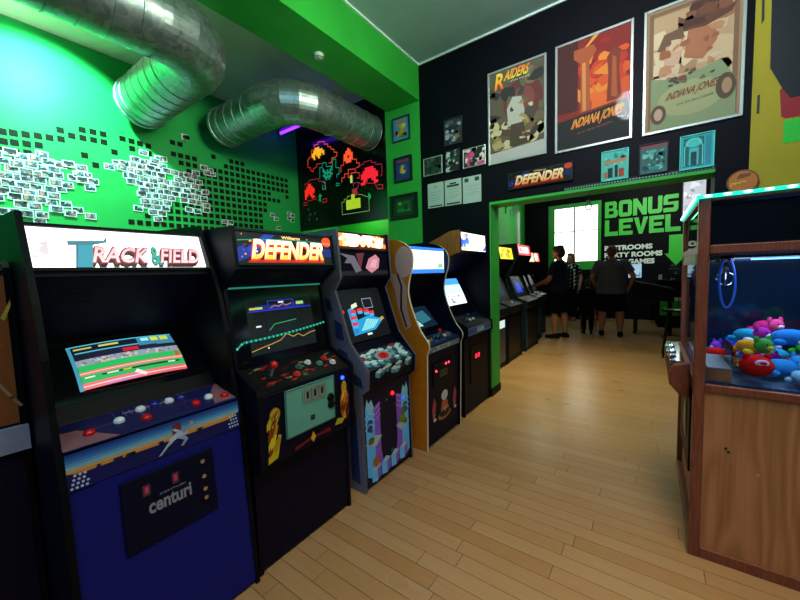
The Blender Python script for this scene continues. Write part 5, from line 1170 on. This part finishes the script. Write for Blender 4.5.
TOYS = [('round red plush with pale face patch at the front glass corner', (.385, 2.345, .92), .25, .072, '#e00f12', '#d01010', '#e8c8d8', 'round'),
        ('striped orange and green plush behind the round red plush', (.405, 2.52, .99), .6, .07, '#e89a2a', '#4aa84a', '#e8d83a', 'lying'),
        ('small red plush lying beside the wooden prize chute', (.375, 2.74, .97), 1.2, .06, '#e01a1a', '#c81414', '#ffffff', 'lying'),
        ('light blue plush lying across the front of the pile', (.53, 2.45, .93), 1.9, .075, '#2f9ae8', '#3aa8f0', '#d8e8f4', 'lying'),
        ('pale blue plush with white paws at the front glass right', (.56, 2.32, .92), 2.6, .055, '#8fc8e8', '#a8d8f0', '#f0f4f8', 'lying'),
        ('magenta plush half buried in the middle of the pile', (.50, 2.68, .96), .9, .065, '#c81e8a', '#a81e9a', '#f080c0', 'lying'),
        ('pink ball-shaped plush on top of the middle of the pile', (.56, 2.9, 1.14), .3, .065, '#f03a86', '#e82a7a', '#f890c0', 'round'),
        ('turquoise plush lying behind the magenta plush', (.52, 2.86, .99), -.8, .07, '#1fa8c8', '#28b8d8', '#e8f4f8', 'lying'),
        ('bright green plush right of the pink ball plush', (.70, 3.0, 1.10), 2.2, .08, '#2fae3a', '#38c046', '#d8f0a8', 'lying'),
        ('big round red plush at the right of the pile', (.81, 2.92, 1.12), .5, .085, '#e01420', '#c81018', '#f0c0a0', 'round'),
        ('lime green plush leaning on the glass at the right', (.70, 2.56, .96), 2.9, .075, '#6ac83a', '#7ad84a', '#f0f0c0', 'lying'),
        ('dark red plush between the lime and blue plushes', (.62, 2.66, .95), .2, .06, '#a81418', '#b81a20', '#e8c0b0', 'lying'),
        ('yellow-orange plush next to the prize chute guard', (.46, 2.56, .94), -.4, .05, '#e8b82a', '#e87a2a', '#fff0b0', 'lying'),
        ('violet blue plush deep at the back of the pile', (.66, 3.12, .96), .4, .07, '#3a3ac8', '#4a4ad8', '#c8c8f0', 'lying'),
        ('navy plush at the back left of the pile', (.50, 3.10, .93), 1.0, .065, '#2a4ab8', '#2a5ac8', '#a8c8f0', 'lying'),
        ('white plush lying on top at the far right', (.82, 3.0, 1.25), 1.4, .055, '#c8d4e0', '#dce4ec', '#f0a0a0', 'lying'),
        ('sky blue plush right of the dark red plush', (.83, 2.62, .96), -.5, .075, '#3a9ae0', '#4aa8e8', '#e8f0f8', 'lying'),
        ('orange plush under the big round red plush', (.90, 2.78, .94), .7, .065, '#e8742a', '#e88a3a', '#ffe0b0', 'lying'),
        ('green plush tucked along the front glass far right', (.70, 2.38, .93), 1.5, .055, '#2a9a5a', '#34a866', '#e0f0d0', 'lying'),
        ('purple plush between pink ball plush and back wall', (.42, 2.96, .95), -1, .06, '#7a2ab8', '#8a3ac8', '#e0b0f0', 'lying'),
         ('teal and magenta plush on top of the pile near the chute', (.45, 2.72, 1.2), .8, .07, '#1f9ac8', '#b82a9a', '#e8f0f8', 'lying'),
         ('bright blue plush on top of the middle of the pile', (.58, 2.62, 1.2), 1.7, .075, '#2a86e0', '#38a0f0', '#f0f4ff', 'lying'),
         ('leaf green plush on top at the right of the pile', (.72, 2.78, 1.25), 2.4, .075, '#3aae3a', '#58c048', '#f0f0b0', 'lying'),
         ('scarlet round plush on top of the pile at the right', (.86, 2.72, 1.25), .2, .08, '#e01018', '#c81018', '#f0d0b0', 'round'),
         ('pale grey plush on top at the back right of the pile', (.95, 3.05, 1.3), 1.9, .06, '#b8c0c8', '#c8d0d8', '#e89090', 'lying'),
         ('hot pink plush on top at the back of the pile', (.62, 3.05, 1.3), .5, .07, '#e82a7a', '#f04a90', '#ffd0e0', 'lying')]
def toy_spheres(t):
    lab, loc, rz, r, *rest = t
    if rest[3] == 'round': return [(Vector((0, 0, r*.82)), r*1.02), (Vector((0, 0, r*1.35)), r*.78)]
    dx, dy = math.sin(rz), -math.cos(rz)
    return [(Vector((0, 0, r*.66)), r*.86), (Vector((dx*r*1.15, dy*r*1.15, r*.95)), r*.80), (Vector((-dx*r*.75, -dy*r*.75, r*.52)), r*.72)]
BALLS = [toy_spheres(t) for t in TOYS]; POS = [Vector(t[1]) for t in TOYS]; HOME = [Vector(t[1]) for t in TOYS]
for it in range(400):
    for i in range(len(POS)):
        POS[i].z -= .004 if it < 330 else .0
        POS[i].xy += (HOME[i].xy-POS[i].xy)*(.25 if i == 0 else .012)
    for rep in range(3):
        for i in range(len(POS)):
            for j in range(i):
                for a, ra in BALLS[i]:
                    for b, rb in BALLS[j]:
                        d = (POS[i]+a)-(POS[j]+b); l = d.length; pen = ra+rb+.004-l
                        if pen > 0:
                            d = d/max(l, 1e-4); POS[i] += d*pen*.5; POS[j] -= d*pen*.5
        for i, p_ in enumerate(POS):
            for a, ra in BALLS[i]:
                q_ = p_+a
                if q_.z-ra < .921: p_.z += .921-(q_.z-ra)
                if q_.x-ra*1.1 < X0+.06: p_.x += X0+.06-(q_.x-ra*1.1)
                if q_.x+ra*1.1 > X1-.05: p_.x -= q_.x+ra*1.1-(X1-.05)
                if q_.y-ra*1.15 < Y0+.03: p_.y += Y0+.03-(q_.y-ra*1.15)
                if q_.y+ra*1.1 > Y1-.05: p_.y -= q_.y+ra*1.1-(Y1-.05)
                if q_.x-ra*1.1 < .345 and q_.y-ra < 2.63 and q_.z-ra < 1.11: p_.x += .345-(q_.x-ra*1.1)
for t, p_ in zip(TOYS, POS): plush(t[0], tuple(p_), t[2], t[3]*.88, *t[4:])

# ================================================================== FURNITURE IN THE BACK ROOM
def tube_obj(name, pts, r, mat, col, parent, seg=10):
    m = MB(); m.sweep(pts, r, C(col), seg); return m.build(name, M[mat], parent, smooth=True)
def stool(label, loc, h, mat, col, seatcol, backrest=False, rz=0, s=.19):
    S_ = thing('bar_stool', label, 'stool', loc, rz, world=False)
    m = MB(); m.sweep([(0, 0, h-.05), (0, 0, h-.045), (0, 0, h-.01), (0, 0, h)], [s-.02, s, s, s-.03], C(seatcol), 24); m.build('seat', M['plastic' if mat != 'pale' else 'pale'], S_, smooth=True)
    for a in range(4):
        q_ = PI/4+a*PI/2; m = MB(); m.sweep([(math.cos(q_)*s*.75, math.sin(q_)*s*.75, h-.05), (math.cos(q_)*s*1.2, math.sin(q_)*s*1.2, 0)], [.017, .014], C(col), 8); m.build('leg', M[mat], S_, smooth=True)
    m = MB(); m.sweep([(math.cos(2*PI*i/24)*s*1.02, math.sin(2*PI*i/24)*s*1.02, h*.4) for i in range(25)], .009, C(col), 6); m.build('foot_ring', M[mat], S_, smooth=True)
    return S_
stool('black bar stool standing left of the claw machine shelf', (.36, 7.2, 0), .80, 'metal', '#0c0c0e', '#0e0e10', s=.2)
stool('tan wooden stool behind the child', (-1.22, 9.62, 0), .76, 'pale', '#b98b55', '#a87a48')
# tall table with lit screen and pinball-like machine
PT = thing('pinball_table', 'dark pinball table with pale lit screen right of the standing man', 'pinball machine', (-.1, 9.6, 0))
m = MB(); m.prism([(-.32, .80), (.42, .72), (.42, 1.0), (-.32, 1.18)], 9.35, 9.95, C('#10141a')); m.build('cabinet', M['vinyl'], PT)
m = MB(); m.poly([(-.29, 9.38, 1.176), (.40, 9.38, 1.008), (.40, 9.92, 1.008), (-.29, 9.92, 1.176)], C('#6a7f8c')); m.build('playfield_glass', M['gloss'], PT)
m = MB(); m.box((-.44, 9.33, 1.1), (-.30, 9.97, 1.58), C('#0c1016')); bx = m.build('backbox', M['vinyl'], PT)
m = MB(); p = PL(m, (-.42, 9.328, 1.2), (1, 0, 0), (0, 0, 1), .28, .34); m.box((-.40, 9.30, 1.26), (-.16, 9.33, 1.56), C('#9fc4dc')); p = PL(m, (-.38, 9.298, 1.28), (1, 0, 0), (0, 0, 1), .2, .24); p.rect(0, 0, 1, .4, '#5a86a8'); p.up(); p.rect(.5, .2, .9, .6, '#a8c8d8'); m.build('lit_screen', M['glow1'], bx)
for x, y in ((-.26, 9.4), (-.26, 9.9), (.36, 9.4), (.36, 9.9)):
    m = MB(); m.box((x-.035, y-.035, 0), (x+.035, y+.035, .82), C('#0d0f14')); m.build('leg', M['metal'], PT)
# counter with green-white striped panel, spherical thing on top
CT = thing('counter', 'dark counter with green and white panels along its front near far wall', 'counter', (.62, 10.8, 0))
m = MB(); m.box((.16, 10.6, 0), (1.46, 11.15, .08), C('#08090c')); m.box((.12, 10.55, .08), (1.5, 11.2, 1.12), C('#0f1218')); m.build('counter_body', M['vinyl'], CT)
m = MB(); m.box((.06, 10.5, 1.12), (1.56, 11.25, 1.17), C('#1a1d24')); m.build('counter_top', M['gloss'], CT, bevel=.008)
for k in range(7):
    m = MB(); x = .20+k*.185; m.box((x, 10.535, .30), (x+.165, 10.55, .74), C('#2fb83a')); m.box((x, 10.534, .66), (x+.165, 10.55, .74), C('#dfe8e0')); m.build('front_panel', M['paint'], CT)
GB = thing('desk_fan', 'small dark desk fan standing on the counter', 'fan', (.48, 10.8, 1.17))
m = MB(); m.sweep([(.48, 10.8, 1.17), (.48, 10.8, 1.19)], [.09, .08], C('#15181e'), 18); m.build('base', M['plastic'], GB); m = MB(); m.tube((.48, 10.8, 1.19), (.48, 10.8, 1.33), .015, col=C('#15181e')); m.build('stem', M['plastic'], GB)
m = MB()
for rr_ in (.05, .09, .12): m.sweep([(.48+rr_*math.cos(2*PI*i/28), 10.77, 1.42+rr_*math.sin(2*PI*i/28)) for i in range(29)], .005, C('#3a4048'), 6)
for i in range(8): a = PI*i/4; m.tube((.48, 10.77, 1.42), (.48+.12*math.cos(a), 10.77, 1.42+.12*math.sin(a)), .004, col=C('#3a4048'), seg=6)
m.build('fan_cage', M['metal'], GB)
m = MB()
for i in range(3):
    a = 2*PI*i/3; m.poly([(.48, 10.785, 1.42), (.48+.1*math.cos(a), 10.785, 1.42+.1*math.sin(a)), (.48+.1*math.cos(a+.7), 10.795, 1.42+.1*math.sin(a+.7))], C('#20252c'))
m.build('fan_blade', M['plastic'], GB)
CD = thing('label_card', 'small white card standing on the counter left end', 'card', (.2, 10.52, 1.17))
m = MB(); m.box((.16, 10.53, 1.17), (.23, 10.534, 1.29), C('#d8e0e0')); m.build('card', M['paper'], CD); m = MB(); m.box((.16, 10.534, 1.17), (.23, 10.57, 1.174), C('#c8d0d0')); m.build('card_foot', M['paper'], CD)
LB = thing('low_cabinet', 'low dark cabinet against far wall between woman and child', 'cabinet', (-1.45, 11.6, 0))
m = MB(); m.box((-1.8, 11.4, 0), (-1.05, 11.86, .62), C('#141010')); m.build('cabinet_body', M['vinyl'], LB, bevel=.01)
m = MB(); m.box((-1.76, 11.385, .08), (-1.44, 11.4, .56), C('#1c1616')); m.box((-1.41, 11.385, .08), (-1.09, 11.4, .56), C('#1c1616')); m.build('door', M['vinyl'], LB, bevel=.004)
NB = thing('folded_napkins', 'small white stack lying on the low dark cabinet', 'paper stack', (-1.6, 11.6, .62))
m = MB(); m.box((-1.72, 11.48, .62), (-1.48, 11.68, .68), C('#dfe6e2')); m.build('stack', M['paper'], NB, bevel=.005)
m = MB(); m.box((-1.70, 11.5, .68), (-1.52, 11.64, .69), C('#c8d4d0')); m.build('top_sheet', M['paper'], NB)

# ================================================================== PEOPLE
def remeshed(mb, name, mat, parent, vox, colf, smooth_it=2, loc=None):
    me = bpy.data.meshes.new('tmp'); me.from_pydata(mb.v, [], mb.f); me.update()
    o = bpy.data.objects.new('tmp', me); COL.objects.link(o)
    r = o.modifiers.new('r', 'REMESH'); r.mode = 'VOXEL'; r.voxel_size = vox; r.use_smooth_shade = True
    s_ = o.modifiers.new('s', 'SMOOTH'); s_.factor = .5; s_.iterations = smooth_it
    dg = bpy.context.evaluated_depsgraph_get(); dg.update()
    nm = bpy.data.meshes.new_from_object(o.evaluated_get(dg)); bpy.data.objects.remove(o); bpy.data.meshes.remove(me)
    nm.name = name
    ca = nm.color_attributes.get('Col') or nm.color_attributes.new('Col', 'FLOAT_COLOR', 'CORNER')
    data = []
    for p in nm.polygons:
        data += list(colf(p.center))*p.loop_total
    ca.data.foreach_set('color', data)
    nm.polygons.foreach_set('use_smooth', [True]*len(nm.polygons))
    nm.materials.clear(); nm.materials.append(mat); nm.update()
    ob = bpy.data.objects.new(name, nm); COL.objects.link(ob)
    if parent: ob.parent = parent
    ORI[ob.name] = (0, 0, 0)
    return ob
def cap(m, a, ra, b, rb): 
    a, b = Vector(a), Vector(b); d = (b-a)
    m.sweep([a, a+d*.33, a+d*.66, b], [ra, ra*.7+rb*.33, ra*.36+rb*.66, rb], None, 14); m.ball(a, ra*.99, None, 12, 8); m.ball(b, rb*.99, None, 12, 8)
def hand(m, w, d, side, S, palm_dir, curl=.5):
    """palm + five fingers; d along the hand, palm_dir the way the palm faces"""
    w = Vector(w); d = Vector(d).normalized(); pn = Vector(palm_dir).normalized(); pn = (pn-d*pn.dot(d)).normalized(); across = d.cross(pn)*side
    for k in range(4):
        o = across*(.030-.020*k)*S
        cap(m, w+o*.6, .014*S, w+d*.085*S+o, .012*S)
        ln = (.036, .042, .039, .030)[k]*S
        p1 = w+d*.085*S+o; p2 = p1+(d*.85+pn*curl*.6).normalized()*ln; p3 = p2+(d*(.8-curl*.6)+pn*curl*1.2).normalized()*ln*.85
        cap(m, p1, .0095*S, p2, .009*S); cap(m, p2, .009*S, p3, .0075*S)
    t0 = w+d*.03*S+across*.03*S; t1 = t0+(d*.6+across*.8+pn*.3).normalized()*.04*S; t2 = t1+(d*.9+across*.2+pn*.5).normalized()*.03*S
    cap(m, t0, .013*S, t1, .0105*S); cap(m, t1, .0105*S, t2, .0085*S)
def person(label, loc, rz, H, girth, skin, haircol, shirtcol, bottom, arms, legs, head_turn=0, hair='short', pattern=None, shoes='#141416', belly=0.0, head_tilt=0.0, longsleeve=False):
    S = H/1.75; g = girth
    V = lambda x, y, z: Vector((x*S, y*S, z*S))
    sk = C(skin)
    m = MB()
    # torso and neck
    m.loft([(V(0, 0, .84), .13*S*g, .10*S*g), (V(0, 0, .92), .17*S*g, .12*S*g), (V(0, 0, 1.0), .165*S*g, .118*S*g), (V(0, .01, 1.1), .15*S*g, .105*S*g), (V(0, .01, 1.25), .168*S*g, .115*S*g), (V(0, 0, 1.38), .17*S*g, .105*S*g), (V(0, -.01, 1.45), .11*S, .08*S), (V(0, -.005, 1.5), .058*S, .06*S)], None)
    cap(m, V(0, -.01, 1.44), .06*S, V(0, .012, 1.56), .054*S)
    R = Matrix.Rotation(head_turn, 3, 'Z') @ Matrix.Rotation(head_tilt, 3, 'X'); hc = V(0, .02, 1.635)
    hp = lambda x, y, z: hc + R @ V(x, y, z)
    m.ball(hc+R @ V(0, -.008, .015), (.076*S, .095*S, .10*S), None, 20, 14, rot=R); m.ball(hp(0, .03, -.055), (.055*S, .062*S, .06*S), None, 16, 10, rot=R)
    m.ball(hp(0, .098, -.012), (.013*S, .02*S, .02*S), None, 10, 8, rot=R); cap(m, hp(0, .09, .02), .009*S, hp(0, .103, -.012), .012*S)   # nose
    m.ball(hp(0, .085, -.055), (.026*S, .012*S, .010*S), None, 10, 6, rot=R); m.ball(hp(0, .078, -.10), (.024*S, .018*S, .018*S), None, 10, 6, rot=R)  # lips, chin
    for s in (-1, 1):
        m.ball(hp(s*.078, -.005, -.01), (.010*S, .02*S, .032*S), None, 10, 8, rot=R); m.ball(hp(s*.032, .078, .03), (.024*S, .012*S, .008*S), None, 10, 6, rot=R)
    for s, (sh, el, wr, hd, pd) in zip((-1, 1), arms):
        sh, el, wr = V(*sh), V(*el), V(*wr)
        cap(m, V(s*.1*g, 0, 1.40), .06*S, sh, .058*S*g); cap(m, sh, .052*S*g, el, .041*S); cap(m, el, .042*S, wr, .029*S)
        hand(m, wr, Vector(hd), s, S, pd)
    for s, (hp_, kn, an, toe) in zip((-1, 1), legs):
        hp_, kn, an, toe = V(*hp_), V(*kn), V(*an), Vector(toe)
        cap(m, hp_, .088*S*g, kn, .060*S*g); cap(m, kn, .058*S*g, kn*.65+an*.35+V(0, -.012, 0), .058*S*g); cap(m, kn*.6+an*.4+V(0, -.012, 0), .056*S*g, an, .038*S)
        cap(m, an+V(0, 0, -.03), .036*S, an+toe*.13*S+V(0, 0, -.05), .03*S)
    body = remeshed(m, 'person', M['skin'], None, .0085*S, lambda c: sk)
    body.location = loc; body.rotation_euler = (0, 0, rz); tag(body, label, 'person')
    # eyes
    for s in (-1, 1):
        m = MB(); m.ball(hp(s*.031, .083, .012), .011*S, C('#e8e4e0'), 10, 8); m.ball(hp(s*.031, .092, .012), .006*S, C('#1a120c'), 8, 6); m.build('eye', M['plastic'], body, origin=(0, 0, 0), smooth='all')
    # hair
    hcx = C(haircol); m = MB()
    m.ball(hp(0, -.022, .035), (.086*S, .098*S, .096*S), None, 20, 14, rot=R)
    if hair == 'short': m.ball(hp(0, -.05, -.02), (.076*S, .06*S, .07*S), None, 14, 10, rot=R); m.ball(hp(0, .03, .09), (.07*S, .06*S, .04*S), None, 14, 8, rot=R)
    if hair == 'full':
        m.ball(hp(0, -.05, -.0), (.09*S, .075*S, .09*S), None, 14, 10, rot=R); m.ball(hp(0, .035, .095), (.08*S, .07*S, .05*S), None, 14, 8, rot=R)
        rr = random.Random(2)
        for i in range(26): a = rr.uniform(0, 2*PI); b_ = rr.uniform(.1, 1.3); m.ball(hp(.085*math.cos(a)*math.cos(b_), -.025+.095*math.sin(a)*math.cos(b_), .04+.095*math.sin(b_)), .022*S, None, 8, 6)
    if hair == 'long':
        m.ball(hp(0, .03, .09), (.07*S, .06*S, .04*S), None, 14, 8, rot=R)
        for s in (-1, 1): cap(m, hp(s*.07, -.02, .02), .035*S, hp(s*.085, -.01, -.15), .03*S)
        cap(m, hp(0, -.07, .0), .06*S, hp(0, -.06, -.16), .06*S)
    remeshed(m, 'hair', M['hair'], body, .009*S, lambda c: hcx, 1)
    # shirt
    e = .016; sc0 = C(shirtcol); m = MB(); gz = 1+belly
    m.loft([(V(0, .0, .83), (.172*g*gz+e)*S, (.125*g*gz+e)*S), (V(0, .01+belly*.06, .95), (.176*g*gz+e)*S, (.13*g*gz+e)*S), (V(0, .015+belly*.08, 1.08), (.165*g*gz+e)*S, (.122*g*gz+e)*S), (V(0, .01, 1.25), (.172*g+e)*S, (.12*g+e)*S), (V(0, 0, 1.38), (.172*g+e)*S, (.108*g+e)*S), (V(0, -.01, 1.455), (.115+e)*S, (.082+e)*S), (V(0, -.005, 1.495), (.062+e)*S, (.062+e)*S)], None)
    for s, (sh, el, wr, hd, pd) in zip((-1, 1), arms):
        sh, el, wr = V(*sh), V(*el), V(*wr); cap(m, V(s*.1*g, 0, 1.40), .07*S, sh, .073*S*g)
        m.sweep([sh, sh*.6+el*.4, sh*.28+el*.72], [.07*S*g, .066*S*g, .064*S*g], None, 14)
        if longsleeve: cap(m, sh*.4+el*.6, .058*S*g, el, .054*S); m.sweep([el, wr], [.053*S, .04*S], None, 14)
    def sc(c):
        if not pattern: return sc0
        v = math.sin(c.x*70)+math.sin(c.z*60+c.x*30)+math.sin(c.y*80)
        return C(pattern) if v > .9 else sc0
    remeshed(m, 'shirt', M['cloth'], body, .012*S, sc, 2)
    # shorts or trousers
    bc = C(bottom[1]); m = MB()
    m.loft([(V(0, 0, .80), (.15*g+.02)*S, (.11*g+.02)*S), (V(0, 0, .9), (.175*g+.012)*S, (.128*g+.012)*S), (V(0, 0, 1.0), (.168*g+.01)*S, (.122*g+.01)*S)], None)
    for s, (hp_, kn, an, toe) in zip((-1, 1), legs):
        hp_, kn, an = V(*hp_), V(*kn), V(*an)
        if bottom[0] == 'shorts': m.sweep([hp_, hp_*.5+kn*.5, hp_*.03+kn*.97], [.108*S*g, .10*S*g, .098*S*g], None, 16)
        else: m.sweep([hp_, hp_*.5+kn*.5, kn, kn*.5+an*.5, kn*.06+an*.94], [.105*S*g, .092*S*g, .075*S*g, .072*S*g, .062*S*g], None, 16)
        m.ball(hp_, .107*S*g, None, 12, 8)
    remeshed(m, bottom[0], M['cloth'], body, .012*S, lambda c: bc, 2)
    for s, (hp_, kn, an, toe) in zip((-1, 1), legs):
        an = V(*an); t_ = Vector(toe).normalized(); m = MB()
        base_ = Vector((an.x, an.y, .035*S))
        cap(m, base_-t_*.055*S, .04*S, base_+t_*.06*S, .045*S); cap(m, base_+t_*.06*S, .045*S, base_+t_*.15*S+Vector((0, 0, -.005)), .036*S); cap(m, base_-t_*.04*S, .042*S, an+V(0, 0, .0), .043*S)
        for v_i, v_ in enumerate(m.v):
            if v_[2] < .002: m.v[v_i] = (v_[0], v_[1], .002)
        scol = C(shoes); remeshed(m, 'shoe', M['cloth'], body, .010*S, lambda c: scol, 1)
    return body
st_legs = lambda sp=.1, st=0: [((-.095, 0, .90), (-sp, .01+st, .48), (-sp-.005, -.01+st, .085), (-.15, 1, 0)), ((.095, 0, .90), (sp, .01-st, .48), (sp+.005, -.01-st, .085), (.15, 1, 0))]
relax = lambda g=1: [((-.19*g, 0, 1.40), (-.24*g-.02, -.02, 1.12), (-.25*g-.02, .06, .87), (0, .2, -1), (1, .2, 0)), ((.19*g, 0, 1.40), (.24*g+.02, -.02, 1.12), (.25*g+.02, .06, .87), (0, .2, -1), (-1, .2, 0))]
play = [((-.19, .02, 1.40), (-.25, .10, 1.14), (-.17, .36, 1.04), (.1, 1, -.15), (0, 0, -1)), ((.19, .02, 1.40), (.25, .10, 1.14), (.17, .36, 1.04), (-.1, 1, -.15), (0, 0, -1))]
# player standing at the machine, facing it (towards -x)
person('person with dark hair in dark T-shirt and shorts playing at a machine', (-1.60, 8.15, 0), PI/2-.15, 1.97, 1.16, '#b98468', '#1a120e', '#1a2436', ('shorts', '#0e1016'), play, st_legs(.11, .05), hair='full', shoes='#1a1b20', head_turn=.0)
# big man from behind
hipsarm = [((-.21, 0, 1.40), (-.33, -.04, 1.16), (-.27, .10, .98), (.5, .5, -.8), (1, 0, 0)), ((.21, 0, 1.40), (.36, -.02, 1.17), (.30, .12, .95), (-.3, .5, -.8), (-1, 0, 0))]
person('person seen from behind in grey T-shirt and black shorts', (-.69, 8.85, 0), .05, 1.96, 1.28, '#b07a5e', '#5a3a28', '#56626e', ('shorts', '#0b0c10'), hipsarm, st_legs(.15, .02), hair='short', shoes='#0e0e10', belly=.12)
# child
person('small child in dark clothes standing left of the grey-shirted person', (-1.16, 8.98, 0), .3, 1.22, 1.08, '#9c6c54', '#241812', '#12151d', ('trousers', '#10131a'), relax(1.0), st_legs(.1, .03), hair='full', shoes='#101114', longsleeve=True)
# woman facing the camera
person('person in black top with white speckles near the bright window', (-1.86, 11.05, 0), PI-.35, 1.93, .92, '#c08a72', '#7a3a1e', '#14151c', ('trousers', '#101218'), relax(.95), st_legs(.08, .02), hair='long', pattern='#c8ccd4', shoes='#a86a58')

# ================================================================== LIGHTS
def area(loc, rot, size, power, col, sy=None, spread=None):
    l = bpy.data.lights.new('area_light', 'AREA'); l.energy = power; l.color = col; l.size = size
    if sy: l.shape = 'RECTANGLE'; l.size_y = sy
    if spread: l.spread = spread
    o = bpy.data.objects.new('area_light', l); COL.objects.link(o); o.location = loc; o.rotation_euler = rot; return o
def spot(loc, target, power, col, angle, blend=.6, rad=.05):
    l = bpy.data.lights.new('spot_light', 'SPOT'); l.energy = power; l.color = col; l.spot_size = angle; l.spot_blend = blend; l.shadow_soft_size = rad
    o = bpy.data.objects.new('spot_light', l); COL.objects.link(o); o.location = loc
    d = Vector(target)-Vector(loc); o.rotation_euler = d.to_track_quat('-Z', 'Y').to_euler(); return o
def point(loc, power, col, rad=.1):
    l = bpy.data.lights.new('point_light', 'POINT'); l.energy = power; l.color = col; l.shadow_soft_size = rad
    o = bpy.data.objects.new('point_light', l); COL.objects.link(o); o.location = loc; return o
# main room: warm light from above over the aisle, then added fills
area((.35, 1.1, 4.05), (0, .05, 0), .7, 28, (1, .80, .54), 1.8, spread=1.5)
area((.6, -1.9, 3.2), (.75, 0, .35), 1.6, 26, (.36, .46, 1), 1.2)  # added blue fill from behind the camera onto the cabinets
area((.4, -.8, 2.6), (PI, 0, 0), 1.2, 120, (.30, 1, .88), 1.2)  # added teal uplight behind the camera, brightens the main ceiling
area((2.2, 1.8, 3.5), (0, PI/2, 0), .8, 38, (.85, 1, .75), 1.6, spread=1.3)  # added fill aimed at the beam face
# wash on the posters
spot((-.3, 1.3, 3.95), (-.3, YW, 3.1), 230, (.9, .93, 1), 1.6, .8, .2)
# left room
spot((-4.05, .86, 3.76), (XL, .84, 3.06), 410, (.36, 1, .80), 1.80, .35, .04)
area((-4.0, -.35, 3.1), (PI, 0, 0), .7, 60, (1, 1, .92), .7, spread=2.4)  # added uplight out of frame, brightens the left ceiling
point((-3.6, 2.9, 2.3), 2, (.4, .95, .6), .3)
point((-4.0, 4.4, 2.6), 16, (.55, 1, .4), .2)
point((-2.0, 2.7, 2.9), 5, (.6, 1, .6), .2)
# back room
area((-1.2, 5.2, 3.9), (0, 0, 0), .6, 36, (1, .95, .40), .9, spread=1.6)
area((-.4, 9.6, 4.0), (0, 0, 0), 1.0, 9, (.9, 1, .85), 2.0)
spot((.2, 8.9, 3.9), (-.2, YF, 2.6), 260, (.9, 1, .9), 1.3, .7, .1)  # added spot that brightens the far wall lettering
point((-1.2, 4.95, 3.3), 7, (.95, 1, .75), .2)  # added fill for the paper strips and the jamb
point((.5, 9.7, 2.6), 5, (.9, 1, .9), .2)  # added fill for the counter front panels
point((-2.5, 10.3, 3.3), 22, (.8, 1, .8), .2)  # added fill for the white strip and green wall at left
# claw machine interior
area((.66, 2.75, 1.53), (0, 0, 0), .6, 8, (.5, .70, 1), .7)
# world
w = bpy.data.worlds.new('world'); SC.world = w; w.use_nodes = True
bg = w.node_tree.nodes['Background']; bg.inputs['Color'].default_value = (.25, .4, .5, 1); bg.inputs['Strength'].default_value = .03

# ================================================================== CAMERA
cam = bpy.data.cameras.new('camera'); co = bpy.data.objects.new('camera', cam); COL.objects.link(co)
cam.sensor_fit = 'HORIZONTAL'; cam.sensor_width = 36; cam.lens = 348.06/800*36; cam.clip_start = .03
yaw, pitch, roll = math.radians(-35.78), math.radians(-4.28), math.radians(-1.768)
fw = Vector((math.sin(yaw)*math.cos(pitch), math.cos(yaw)*math.cos(pitch), math.sin(pitch))); r_ = Vector((math.cos(yaw), -math.sin(yaw), 0)); u_ = r_.cross(fw)
r2 = r_*math.cos(roll)+u_*math.sin(roll); u2 = -r_*math.sin(roll)+u_*math.cos(roll)
Mx = Matrix((r2, u2, -fw)).transposed().to_4x4(); Mx.translation = (0, 0, 1.5); co.matrix_world = Mx
SC.camera = co
SC.view_settings.view_transform = 'Standard'; SC.view_settings.look = 'None'; SC.view_settings.exposure = 0
SC.cycles.use_denoising = True
SC.cycles.max_bounces = 8; SC.cycles.sample_clamp_indirect = 6
